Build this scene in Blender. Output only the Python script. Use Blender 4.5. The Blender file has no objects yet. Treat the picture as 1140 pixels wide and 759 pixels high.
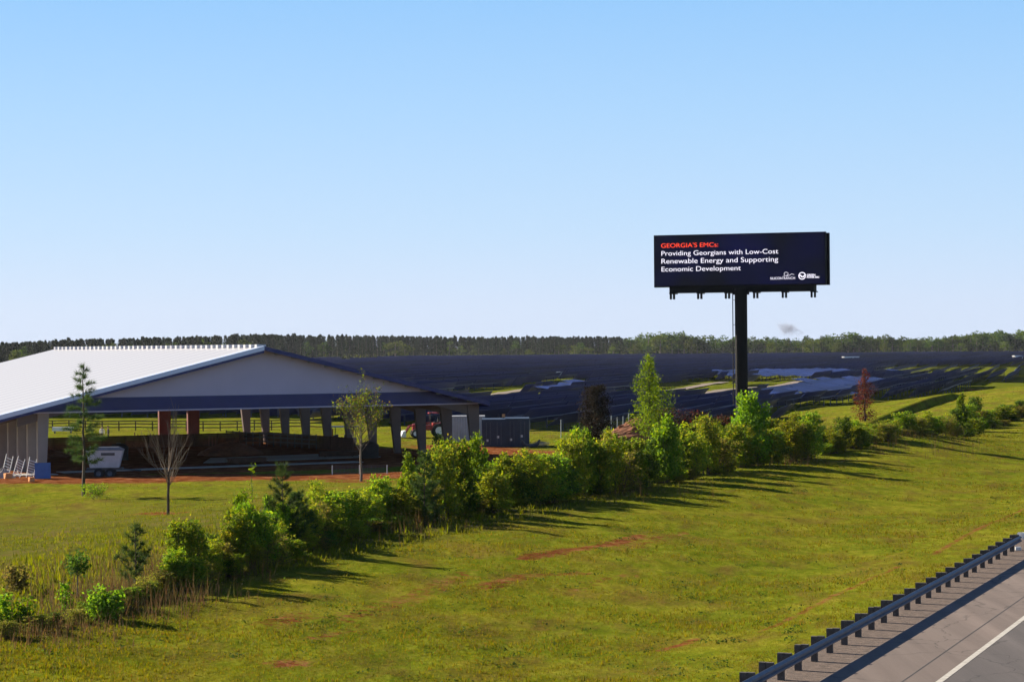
import bpy, math, random
import numpy as np
from mathutils import Vector, Matrix, Euler

random.seed(7)
rng = np.random.default_rng(11)
SC = bpy.context.scene
COL = SC.collection
R = math.radians

# ------------------------------------------------------------------ camera
F = 2551.0                 # focal length in photograph pixels (1140 x 759)
PITCH = math.atan(6.5 / F)
ROLL = R(0.45)
EYE = Vector((0, 0, 9.0))
cam_d = bpy.data.cameras.new('camera')
cam = bpy.data.objects.new('camera', cam_d)
COL.objects.link(cam)
cam_d.sensor_width = 36.0
cam_d.lens = 36.0 * F / 1140.0
cam_d.clip_start = 0.5
cam_d.clip_end = 60000.0
CM = Matrix.Rotation(R(90) + PITCH, 3, 'X') @ Matrix.Rotation(-ROLL, 3, 'Z')
cam.matrix_world = Matrix.Translation(EYE) @ CM.to_4x4()
SC.camera = cam

# ------------------------------------------------------------------ sky, sun, exposure
SUN_EL = R(27.0)
SUN_H = Vector((-0.88, 0.475, 0)).normalized()       # towards the sun, on the ground
sun_vec = Vector((SUN_H.x * math.cos(SUN_EL), SUN_H.y * math.cos(SUN_EL), math.sin(SUN_EL)))
world = bpy.data.worlds.new('World')
SC.world = world
world.use_nodes = True
wn = world.node_tree
bg = wn.nodes['Background']
sky = wn.nodes.new('ShaderNodeTexSky')
sky.sky_type = 'NISHITA'
sky.sun_disc = False
sky.sun_elevation = SUN_EL
sky.sun_rotation = math.atan2(SUN_H.x, SUN_H.y)
sky.altitude = 100
sky.air_density = 1.0
sky.dust_density = 0.6
sky.ozone_density = 2.0
# clear morning sky: pale blue low down, deeper blue higher up, tinting the physical sky
geo = wn.nodes.new('ShaderNodeTexCoord')
sep = wn.nodes.new('ShaderNodeSeparateXYZ')
wn.links.new(geo.outputs['Generated'], sep.inputs[0])
srp = wn.nodes.new('ShaderNodeValToRGB')
SKY = [(0.0, (6.1, 7.1, 9.0)), (0.02, (5.8, 7.0, 9.0)), (0.05, (4.9, 6.7, 9.0)), (0.10, (3.8, 6.1, 9.0)), (0.15, (2.8, 5.4, 8.9)), (0.3, (1.0, 2.2, 4.6)), (0.5, (.5, 1.05, 2.7)), (1.0, (.3, .7, 1.9))]
while len(srp.color_ramp.elements) < len(SKY): srp.color_ramp.elements.new(.5)
for e, (p, c) in zip(srp.color_ramp.elements, SKY):
    e.position = p; e.color = (*[k / 10 for k in c], 1)
wn.links.new(sep.outputs['Z'], srp.inputs['Fac'])
scl = wn.nodes.new('ShaderNodeVectorMath'); scl.operation = 'SCALE'; scl.inputs['Scale'].default_value = 10.0
wn.links.new(srp.outputs['Color'], scl.inputs[0])
smx = wn.nodes.new('ShaderNodeMix'); smx.data_type = 'RGBA'; smx.inputs['Factor'].default_value = .9
wn.links.new(sky.outputs[0], smx.inputs['A']); wn.links.new(scl.outputs[0], smx.inputs['B'])
wn.links.new(smx.outputs['Result'], bg.inputs['Color'])
bg.inputs['Strength'].default_value = 0.05
sun_d = bpy.data.lights.new('sun', 'SUN')
sun_d.energy = 5.0
sun_d.angle = R(0.5)
sun_d.color = (1.0, 0.89, 0.70)
sun = bpy.data.objects.new('sun', sun_d)
COL.objects.link(sun)
sun.rotation_euler = sun_vec.to_track_quat('Z', 'Y').to_euler()
SC.view_settings.view_transform = 'Standard'
SC.view_settings.look = 'None'
SC.view_settings.exposure = 1.2
SC.view_settings.gamma = 1.0
SC.view_settings.use_curve_mapping = False
SC.cycles.max_bounces = 6
SC.cycles.transparent_max_bounces = 12
SC.cycles.volume_bounces = 0
SC.cycles.volume_step_rate = 1.0
SC.cycles.volume_max_steps = 256

# ------------------------------------------------------------------ geometry of the place
def ray(px, py):
    v = CM @ Vector(((px - 570.0) / F, -(py - 379.5) / F, -1.0))
    return v

def on_z(px, py, z=0.0):
    v = ray(px, py)
    t = (z - EYE.z) / v.z
    return EYE + v * t

def at_depth(px, py, D):
    v = ray(px, py)
    return EYE + v * (D / v.y)

CMI = np.array(CM.inverted())
def project(P):
    P = np.asarray(P, float) - np.array(EYE)
    c = P @ CMI.T
    d = -c[..., 2]
    d = np.where(np.abs(d) < 1e-6, 1e-6, d)
    return 570.0 + F * c[..., 0] / d, 379.5 - F * c[..., 1] / d, d

RA = on_z(881, 751)
RB = on_z(1127, 614)
U = (RB - RA); U.z = 0; RAIL_LEN = U.length; U.normalize()
LFT = Vector((-U.y, U.x, 0))
def qs(x, y):
    dx = x - RA.x; dy = y - RA.y
    return dx * LFT.x + dy * LFT.y, dx * U.x + dy * U.y
def from_qs(q, s, z=0.0):
    p = RA + LFT * q + U * s
    return Vector((p.x, p.y, z))

def sstep(a, b, x):
    t = np.clip((x - a) / (b - a), 0, 1)
    return t * t * (3 - 2 * t)

# barn frame: front right eave tip B, gable direction, depth direction
BZ = -1.35
BARN_ROT = R(30)
Gd = np.array((math.cos(BARN_ROT), math.sin(BARN_ROT)))     # along the gable, left to right
Dd = np.array((-math.sin(BARN_ROT), math.cos(BARN_ROT)))    # away from the viewer
B_tip = at_depth(537, 447.5, 212)
BW = 45.0
BL = 54.0
EAVE = B_tip.z
A0 = np.array((B_tip.x, B_tip.y)) - Gd * BW                 # left front eave corner
def barn(gx, dy, z):
    p = A0 + Gd * gx + Dd * dy
    return (p[0], p[1], z)
def barn_uv(x, y):
    dx = x - A0[0]; dy = y - A0[1]
    return dx * Gd[0] + dy * Gd[1], dx * Dd[0] + dy * Dd[1]

def vnoise(x, y, seed=0):
    # smooth cheap noise from sines
    r = np.random.default_rng(seed)
    out = np.zeros_like(np.asarray(x, float))
    for k in range(9):
        a = r.uniform(0, 6.28); f = r.uniform(0.5, 1.9); p = r.uniform(0, 6.28)
        out = out + np.sin((x * math.cos(a) + y * math.sin(a)) * f + p)
    return out / 4.2

BBX, BBY = 19.5, 195.0
def H(x, y):
    x = np.asarray(x, float); y = np.asarray(y, float)
    q, s = qs(x, y)
    d = np.hypot(x, y)
    bank = -0.05 * sstep(0, -0.8, q) - 0.4 * sstep(0.5, 7, q) + 0.95 * sstep(8, 26, q)
    left = sstep(28, 62, q)
    z = bank * (1 - left) + left * (-1.2)
    far = sstep(150, 330, y)
    plain = -1.5 + 1.1 * sstep(330, 2000, d)
    z = z * (1 - far) + far * (plain)
    z = z + 2.0 * np.exp(-(((x - 24) / 15) ** 2 + ((y - 204) / 17) ** 2))
    # grassy hill on the right behind the hedge
    hx = (x - 84) / 34; hy = (y - 312) / 62
    z = z + 4.6 * np.exp(-(hx ** 2 + hy ** 2) ** 1.3)
    z = z + (0.06 * vnoise(x * 1.3, y * 1.1, 13) + 0.06 * vnoise(x * .35, y * .35, 3) + 0.12 * vnoise(x * .07, y * .07, 4)) * sstep(1.0, 6, q)
    bu, bv = barn_uv(x, y)
    ins = sstep(-9, -3, bu) * (1 - sstep(BW + 3, BW + 9, bu)) * sstep(-9, -2, bv) * (1 - sstep(BL + 3, BL + 10, bv))
    z = z * (1 - ins) + BZ * ins
    return z

def Hs(x, y):
    return float(H(x, y))

def hit(px, py):
    v = ray(px, py)
    t = 25.0
    while t < 4000:
        p = EYE + v * t
        if p.z <= Hs(p.x, p.y):
            lo, hi = t / 1.01 - .2, t
            for _ in range(14):
                m = (lo + hi) / 2
                p = EYE + v * m
                if p.z <= Hs(p.x, p.y): hi = m
                else: lo = m
            p = EYE + v * hi
            return Vector((p.x, p.y, Hs(p.x, p.y)))
        t = t * 1.01 + .2
    return at_depth(px, py, 2000)

def px_m(p):                     # photo pixels per metre at a world point
    return F / p.y

# ------------------------------------------------------------------ object helpers
def tag(o, label=None, cat=None, group=None, kind=None):
    if label: o['label'] = label
    if cat: o['category'] = cat
    if group: o['group'] = group
    if kind: o['kind'] = kind
    return o

def empty(name, loc=(0, 0, 0), rz=0.0, label=None, cat=None, group=None):
    o = bpy.data.objects.new(name, None)
    o.empty_display_size = 0.3
    COL.objects.link(o)
    o.location = loc
    o.rotation_euler = (0, 0, rz)
    return tag(o, label, cat, group)

class MB:
    def __init__(s):
        s.v = []; s.f = []; s.m = []; s.n = 0
    def raw(s, verts, faces, mi=0):
        verts = np.asarray(verts, float).reshape(-1, 3)
        for f in faces:
            s.f.append([i + s.n for i in f]); s.m.append(mi)
        s.v.append(verts); s.n += len(verts)
    def quad(s, a, b, c, d, mi=0):
        s.raw([a, b, c, d], [(0, 1, 2, 3)], mi)
    def box(s, c, size, rz=0.0, mi=0, M=None):
        x, y, z = (k / 2 for k in size)
        vs = np.array([(-x, -y, -z), (x, -y, -z), (x, y, -z), (-x, y, -z), (-x, -y, z), (x, -y, z), (x, y, z), (-x, y, z)])
        if M is not None:
            vs = vs @ np.array(M).T
        if rz:
            ca, sa = math.cos(rz), math.sin(rz)
            vs = vs @ np.array([[ca, sa, 0], [-sa, ca, 0], [0, 0, 1]])
        vs = vs + np.array(c)
        s.raw(vs, [(0, 3, 2, 1), (4, 5, 6, 7), (0, 1, 5, 4), (1, 2, 6, 5), (2, 3, 7, 6), (3, 0, 4, 7)], mi)
    def hexa(s, bot, top, mi=0):
        # two quads (same winding, counter-clockwise from above)
        s.raw(list(bot) + list(top), [(0, 3, 2, 1), (4, 5, 6, 7), (0, 1, 5, 4), (1, 2, 6, 5), (2, 3, 7, 6), (3, 0, 4, 7)], mi)
    def beam(s, a, b, w, h, mi=0):
        a = Vector(a); b = Vector(b); d = (b - a)
        if d.length < 1e-6: return
        L = d.length; d.normalize()
        up = Vector((0, 0, 1)) if abs(d.z) < .95 else Vector((0, 1, 0))
        x = d.cross(up).normalized(); y = x.cross(d).normalized()
        M = Matrix((x, d, y)).transposed()
        s.box((a + b) / 2, (w, L, h), 0, mi, M)
    def tube(s, pts, rad, sides=6, mi=0, cap=True):
        pts = [Vector(p) for p in pts]
        rings = []
        for i, p in enumerate(pts):
            d = (pts[min(i + 1, len(pts) - 1)] - pts[max(i - 1, 0)])
            if d.length < 1e-9: d = Vector((0, 0, 1))
            d.normalize()
            up = Vector((0, 0, 1)) if abs(d.z) < .9 else Vector((1, 0, 0))
            x = d.cross(up).normalized(); y = x.cross(d)
            r = rad[i] if hasattr(rad, '__len__') else rad
            rings.append([p + (x * math.cos(2 * math.pi * k / sides) + y * math.sin(2 * math.pi * k / sides)) * r for k in range(sides)])
        vs = [v for rg in rings for v in rg]
        fs = []
        for i in range(len(pts) - 1):
            for k in range(sides):
                k2 = (k + 1) % sides
                fs.append((i * sides + k, i * sides + k2, (i + 1) * sides + k2, (i + 1) * sides + k))
        if cap:
            fs.append(tuple(reversed(range(sides))))
            fs.append(tuple((len(pts) - 1) * sides + k for k in range(sides)))
        s.raw(vs, fs, mi)
    def lathe(s, prof, c, axis='Z', n=20, mi=0):
        vs = []; fs = []
        for (r, h) in prof:
            for k in range(n):
                a = 2 * math.pi * k / n
                p = (r * math.cos(a), r * math.sin(a), h)
                if axis == 'X': p = (p[2], p[0], p[1])
                elif axis == 'Y': p = (p[0], p[2], p[1])
                vs.append((p[0] + c[0], p[1] + c[1], p[2] + c[2]))
        for i in range(len(prof) - 1):
            for k in range(n):
                k2 = (k + 1) % n
                fs.append((i * n + k, i * n + k2, (i + 1) * n + k2, (i + 1) * n + k))
        s.raw(vs, fs, mi)
    def build(s, name, mats, parent=None, smooth=False):
        me = bpy.data.meshes.new(name)
        vs = np.concatenate(s.v) if s.v else np.zeros((0, 3))
        me.from_pydata(vs.tolist(), [], s.f)
        if not isinstance(mats, (list, tuple)): mats = [mats]
        for m in mats: me.materials.append(m)
        if len(mats) > 1:
            me.polygons.foreach_set('material_index', np.array(s.m, dtype=np.int32))
        if smooth:
            me.polygons.foreach_set('use_smooth', np.ones(len(me.polygons), dtype=bool))
        me.update()
        return link(name, me, parent)

def link(name, me, parent=None):
    o = bpy.data.objects.new(name, me)
    COL.objects.link(o)
    if parent is not None: o.parent = parent
    return o

def poly_mesh(name, verts, nside, mats, mi=None, smooth=False):
    """verts: (N*nside, 3) array, every nside consecutive verts one face"""
    verts = np.ascontiguousarray(verts, dtype=np.float32)
    nv = len(verts); nf = nv // nside
    me = bpy.data.meshes.new(name)
    me.vertices.add(nv)
    me.vertices.foreach_set('co', verts.ravel())
    me.loops.add(nv)
    me.loops.foreach_set('vertex_index', np.arange(nv, dtype=np.int32))
    me.polygons.add(nf)
    me.polygons.foreach_set('loop_start', np.arange(0, nv, nside, dtype=np.int32))
    me.polygons.foreach_set('loop_total', np.full(nf, nside, dtype=np.int32))
    if not isinstance(mats, (list, tuple)): mats = [mats]
    for m in mats: me.materials.append(m)
    if mi is not None: me.polygons.foreach_set('material_index', mi.astype(np.int32))
    me.update(calc_edges=True)
    me.validate()
    return me

def copy_thing(root, loc, rz, scale, label=None, cat=None, group=None):
    r = root.copy(); COL.objects.link(r)
    r.location = loc; r.rotation_euler = (0, 0, rz); r.scale = scale
    tag(r, label, cat, group)
    for ch in root.children:
        c = ch.copy(); COL.objects.link(c); c.parent = r
    return r

# ------------------------------------------------------------------ materials
def mat(name, col=(.5, .5, .5), rough=.6, metal=0.0, spec=.5, var=0.0, vscale=2.0, bump=0.0, bscale=40.0, col2=None, emit=0.0):
    m = bpy.data.materials.new(name); m.use_nodes = True
    nt = m.node_tree; b = nt.nodes['Principled BSDF']
    b.inputs['Base Color'].default_value = (*col, 1)
    b.inputs['Roughness'].default_value = rough
    b.inputs['Metallic'].default_value = metal
    b.inputs['Specular IOR Level'].default_value = spec
    if emit:
        b.inputs['Emission Color'].default_value = (*col, 1)
        b.inputs['Emission Strength'].default_value = emit
    if var or bump or col2:
        tc = nt.nodes.new('ShaderNodeTexCoord')
    if var or col2:
        n = nt.nodes.new('ShaderNodeTexNoise'); n.inputs['Scale'].default_value = vscale
        n.inputs['Detail'].default_value = 6; n.inputs['Roughness'].default_value = .65
        nt.links.new(tc.outputs['Object'], n.inputs['Vector'])
        r = nt.nodes.new('ShaderNodeValToRGB')
        r.color_ramp.elements[0].position = .32; r.color_ramp.elements[1].position = .68
        if col2 is None:
            a = [max(0, c * (1 - var)) for c in col]; bb = [min(1, c * (1 + var)) for c in col]
        else: a, bb = col, col2
        r.color_ramp.elements[0].color = (*a, 1); r.color_ramp.elements[1].color = (*bb, 1)
        nt.links.new(n.outputs['Fac'], r.inputs['Fac'])
        nt.links.new(r.outputs['Color'], b.inputs['Base Color'])
    if bump:
        n2 = nt.nodes.new('ShaderNodeTexNoise'); n2.inputs['Scale'].default_value = bscale
        n2.inputs['Detail'].default_value = 5
        nt.links.new(tc.outputs['Object'], n2.inputs['Vector'])
        bp = nt.nodes.new('ShaderNodeBump'); bp.inputs['Strength'].default_value = bump
        bp.inputs['Distance'].default_value = .05
        nt.links.new(n2.outputs['Fac'], bp.inputs['Height'])
        nt.links.new(bp.outputs['Normal'], b.inputs['Normal'])
    return m

def leaf_mat(name, cols, trans=.4, rough=.7, spec=.08):
    """cols: list of colours picked leaf by leaf"""
    m = bpy.data.materials.new(name); m.use_nodes = True
    nt = m.node_tree; N = nt.nodes; L = nt.links
    b = N['Principled BSDF']; out = N['Material Output']
    geo = N.new('ShaderNodeNewGeometry')
    r = N.new('ShaderNodeValToRGB'); cr = r.color_ramp
    n = len(cols)
    while len(cr.elements) < n: cr.elements.new(.5)
    for i, c in enumerate(cols):
        cr.elements[i].position = i / max(1, n - 1); cr.elements[i].color = (*c, 1)
    L.new(geo.outputs['Random Per Island'], r.inputs['Fac'])
    oi = N.new('ShaderNodeObjectInfo')
    hsv = N.new('ShaderNodeHueSaturation')
    mr = N.new('ShaderNodeMapRange'); mr.inputs['To Min'].default_value = .75; mr.inputs['To Max'].default_value = 1.25
    mh = N.new('ShaderNodeMapRange'); mh.inputs['To Min'].default_value = .485; mh.inputs['To Max'].default_value = .515
    L.new(oi.outputs['Random'], mr.inputs['Value']); L.new(oi.outputs['Random'], mh.inputs['Value'])
    L.new(mr.outputs[0], hsv.inputs['Value']); L.new(mh.outputs[0], hsv.inputs['Hue'])
    L.new(r.outputs['Color'], hsv.inputs['Color'])
    b.inputs['Roughness'].default_value = rough
    b.inputs['Specular IOR Level'].default_value = spec
    L.new(hsv.outputs['Color'], b.inputs['Base Color'])
    t = N.new('ShaderNodeBsdfTranslucent')
    br = N.new('ShaderNodeHueSaturation'); br.inputs['Value'].default_value = 1.5; br.inputs['Hue'].default_value = .485
    br.inputs['Saturation'].default_value = 1.1
    L.new(hsv.outputs['Color'], br.inputs['Color']); L.new(br.outputs['Color'], t.inputs['Color'])
    mx = N.new('ShaderNodeMixShader'); mx.inputs[0].default_value = trans
    L.new(b.outputs[0], mx.inputs[1]); L.new(t.outputs[0], mx.inputs[2])
    L.new(mx.outputs[0], out.inputs['Surface'])
    return m

M = {}
M['bark'] = mat('bark', (.075, .05, .035), .9, var=.4, vscale=9, bump=.6, bscale=25)
M['bark_grey'] = mat('bark_grey', (.16, .125, .1), .9, var=.35, vscale=9)
M['bark_pale'] = mat('bark_pale', (.17, .12, .085), .9, var=.35, vscale=6)
M['leaf_green'] = leaf_mat('leaf_green', [(0.0581, 0.1286, 0.0166), (0.1244, 0.2178, 0.0249), (0.2074, 0.3111, 0.0332), (0.1037, 0.1763, 0.0249)], 0.5)
M['leaf_yellow'] = leaf_mat('leaf_yellow', [(0.147, 0.1996, 0.021), (0.273, 0.315, 0.0294), (0.357, 0.336, 0.0462), (0.126, 0.168, 0.0252)], 0.5)
M['leaf_dark'] = leaf_mat('leaf_dark', [(0.0302, 0.0643, 0.0151), (0.0567, 0.1134, 0.0189), (0.0945, 0.1512, 0.0227)], 0.5)
M['leaf_bright'] = leaf_mat('leaf_bright', [(0.084, 0.175, 0.0168), (0.154, 0.266, 0.0252), (0.21, 0.28, 0.028)], .45)
M['leaf_copper'] = leaf_mat('leaf_copper', [(.014, .012, .010), (.024, .014, .012), (.014, .022, .010), (.06, .035, .018)], .25)
M['leaf_red'] = leaf_mat('leaf_red', [(.11, .028, .018), (.16, .045, .026), (.08, .03, .018), (.12, .07, .03)], .4)
M['leaf_olive'] = leaf_mat('leaf_olive', [(0.1056, 0.1152, 0.0307), (0.192, 0.192, 0.0384), (0.2496, 0.192, 0.0576), (0.0768, 0.0864, 0.0269)], 0.5)
M['needle'] = leaf_mat('needle', [(0.0352, 0.072, 0.0192), (0.064, 0.112, 0.0288), (0.096, 0.136, 0.032)], .25)
M['weed'] = leaf_mat('weed', [(.12, .085, .04), (.14, .09, .045), (.09, .075, .03), (.10, .11, .03)], .4, .8)
M['weed_red'] = leaf_mat('weed_red', [(.11, .055, .03), (.13, .08, .035), (.09, .08, .03)], .4, .8)
M['grass_blade'] = leaf_mat('grass_blade', [(.138, .175, .012), (.195, .21, .014), (.28, .25, .03), (.07, .115, .009), (.24, .165, .03), (.10, .15, .011)], .45, .6)
M['grass_rough'] = leaf_mat('grass_rough', [(.10, .14, .008), (.15, .18, .010), (.19, .17, .025), (.07, .09, .015)], .45, .7)
M['far_pine'] = leaf_mat('far_pine', [(.018, .028, .012), (.028, .042, .016), (.04, .05, .02)], .15, .8)
M['far_leaf'] = leaf_mat('far_leaf', [(.022, .048, .008), (.055, .095, .012), (.11, .16, .022)], .3, .8)
M['far_leaf_light'] = leaf_mat('far_leaf_light', [(.07, .10, .016), (.10, .135, .022), (.12, .145, .03)], .3, .8)
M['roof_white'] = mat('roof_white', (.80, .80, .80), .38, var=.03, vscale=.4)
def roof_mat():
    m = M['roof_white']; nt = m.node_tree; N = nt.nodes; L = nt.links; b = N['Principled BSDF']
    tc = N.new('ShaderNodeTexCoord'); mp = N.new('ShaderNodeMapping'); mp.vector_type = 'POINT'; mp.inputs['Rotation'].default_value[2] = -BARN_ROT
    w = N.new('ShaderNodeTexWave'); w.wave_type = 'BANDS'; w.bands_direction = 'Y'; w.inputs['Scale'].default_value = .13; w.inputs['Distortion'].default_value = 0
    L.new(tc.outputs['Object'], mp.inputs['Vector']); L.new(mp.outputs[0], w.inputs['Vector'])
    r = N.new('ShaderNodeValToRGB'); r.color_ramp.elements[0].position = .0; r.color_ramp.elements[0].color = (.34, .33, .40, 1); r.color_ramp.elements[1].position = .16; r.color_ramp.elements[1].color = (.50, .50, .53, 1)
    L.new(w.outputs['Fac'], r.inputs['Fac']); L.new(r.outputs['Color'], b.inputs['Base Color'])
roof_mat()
M['rib_white'] = mat('rib_white', (.72, .73, .75), .4)
M['trim_blue'] = mat('trim_blue', (.62, .70, .88), .4)
M['navy'] = mat('navy', (.008, .016, .13), .42, var=.12, vscale=.7)
M['gable_grey'] = mat('gable_grey', (.50, .45, .58), .6, var=.04, vscale=.35)
M['steel_grey'] = mat('steel_grey', (.12, .088, .08), .55, var=.1, vscale=.8)
M['column_tan'] = mat('column_tan', (.30, .25, .22), .6, var=.08, vscale=.8)
M['steel_dark'] = mat('steel_dark', (.07, .07, .08), .6, var=.2, vscale=1)
M['primer_red'] = mat('primer_red', (.16, .042, .028), .6, var=.15, vscale=1)
M['purlin'] = mat('purlin', (.30, .30, .31), .5)
M['concrete'] = mat('concrete', (.36, .33, .31), .85, var=.2, vscale=.5, bump=.2, bscale=8)
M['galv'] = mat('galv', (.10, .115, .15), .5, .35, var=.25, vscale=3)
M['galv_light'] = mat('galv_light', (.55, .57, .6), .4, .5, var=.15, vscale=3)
M['post_wood'] = mat('post_wood', (.07, .06, .055), .8, var=.3, vscale=8)
M['white_paint'] = mat('white_paint', (.8, .8, .78), .5, var=.06, vscale=3)
M['line_paint'] = mat('line_paint', (.34, .31, .27), .7, col2=(.56, .53, .48), vscale=5)
M['black_metal'] = mat('black_metal', (.006, .006, .007), .75, spec=.2, var=.2, vscale=2)
M['container_navy'] = mat('container_navy', (.016, .03, .06), .5, var=.25, vscale=1.2)
M['container_grey'] = mat('container_grey', (.42, .43, .44), .55, var=.12, vscale=1.0)
M['red_paint'] = mat('red_paint', (.32, .014, .012), .4, var=.12, vscale=2)
M['rubber'] = mat('rubber', (.02, .02, .02), .85)
M['glass_dark'] = mat('glass_dark', (.03, .05, .06), .1)
M['panel_glass'] = mat('panel_glass', (.022, .04, .15), .6, spec=.08, var=.25, vscale=.05)
M['panel_glass'].node_tree.nodes['Principled BSDF'].inputs['Specular Tint'].default_value = (.22, .32, .75, 1)
M['panel_back'] = mat('panel_back', (.03, .036, .15), .6, var=.25, vscale=.05)
for k_ in ('panel_back', 'panel_glass'):
    nt_ = M[k_].node_tree; b_ = nt_.nodes['Principled BSDF']; src_ = b_.inputs['Base Color'].links[0].from_socket
    oi_ = nt_.nodes.new('ShaderNodeObjectInfo'); mr_ = nt_.nodes.new('ShaderNodeMapRange'); mr_.inputs['To Min'].default_value = .6; mr_.inputs['To Max'].default_value = 1.35
    nt_.links.new(oi_.outputs['Random'], mr_.inputs['Value'])
    vs_ = nt_.nodes.new('ShaderNodeVectorMath'); vs_.operation = 'SCALE'; nt_.links.new(src_, vs_.inputs[0]); nt_.links.new(mr_.outputs[0], vs_.inputs['Scale']); nt_.links.new(vs_.outputs[0], b_.inputs['Base Color'])
M['blue_board'] = mat('blue_board', (.06, .14, .38), .6, var=.12, vscale=2)
M['trailer_white'] = mat('trailer_white', (.5, .51, .56), .5, var=.1, vscale=1.5)
M['orange_paint'] = mat('orange_paint', (.7, .32, .12), .5)
M['skin'] = mat('skin', (.42, .24, .17), .6)
M['cloth_white'] = mat('cloth_white', (.75, .75, .75), .8)
M['cloth_dark'] = mat('cloth_dark', (.02, .02, .025), .85)
M['cloth_brown'] = mat('cloth_brown', (.12, .07, .045), .85)
M['soil_red'] = mat('soil_red', (.20, .075, .035), .95, var=.4, vscale=1.3, bump=.8, bscale=3)
M['brush'] = mat('brush', (.12, .05, .035), .95, var=.5, vscale=3)
M['gravel'] = mat('gravel', (.12, .085, .068), .95, var=.45, vscale=4, bump=.8, bscale=30)
M['track_soil'] = mat('track_soil', (.20, .155, .115), .95, var=.2, vscale=.2)

# ------------------------------------------------------------------ ground sheet
def pin(px, py, poly):
    """even-odd point in polygon, vectorised"""
    inside = np.zeros(px.shape, bool)
    n = len(poly)
    for i in range(n):
        x1, y1 = poly[i]; x2, y2 = poly[(i + 1) % n]
        c = ((y1 > py) != (y2 > py))
        with np.errstate(divide='ignore', invalid='ignore'):
            xi = (x2 - x1) * (py - y1) / (y2 - y1 + 1e-12) + x1
        inside ^= c & (px < xi)
    return inside

def seg_dist(x, y, a, b):
    ax, ay = a; bx, by = b
    dx, dy = bx - ax, by - ay
    t = np.clip(((x - ax) * dx + (y - ay) * dy) / (dx * dx + dy * dy + 1e-9), 0, 1)
    return np.hypot(x - ax - t * dx, y - ay - t * dy)

# red streaks and bare patches on the mown bank: (points on the ground through these photo positions, width m, strength)
STREAKS = [([(585, 622), (640, 611), (715, 596)], .55, .95), ([(535, 655), (590, 640), (650, 638)], .7, .8),
           ([(455, 656), (500, 640), (560, 628)], .6, .55), ([(300, 694), (340, 684)], .8, .75), ([(312, 739), (330, 737)], .55, .95),
           ([(735, 724), (775, 711)], .3, .9), ([(842, 704), (880, 688), (935, 660), (1000, 630)], .22, .8),
           ([(1040, 617), (1090, 588), (1140, 566)], .22, .85), ([(900, 655), (960, 632), (1040, 600)], .3, .6), ([(380, 690), (450, 668), (520, 640)], .9, .7), ([(620, 660), (700, 640)], .8, .65), ([(690, 612), (760, 592)], .7, .7), ([(330, 712), (400, 700)], .5, .7), ([(640, 585), (690, 576)], 1.0, .45), ([(850, 600), (930, 612)], .6, .4),
           ([(160, 571), (200, 571)], .9, .95), ([(378, 536), (425, 536)], 1.4, .95), ([(55, 571), (100, 565)], .6, .4)]
STREAKS = [([tuple(hit(*p)[:2]) for p in pts], w, st) for pts, w, st in STREAKS]
TRACK = [tuple(hit(*p)[:2]) for p in [(-40, 534), (120, 533.5), (260, 531), (440, 529)]]
SIDE = [tuple(hit(*p)[:2]) for p in [(505, 497), (545, 503), (600, 509), (640, 512)]]

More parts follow.
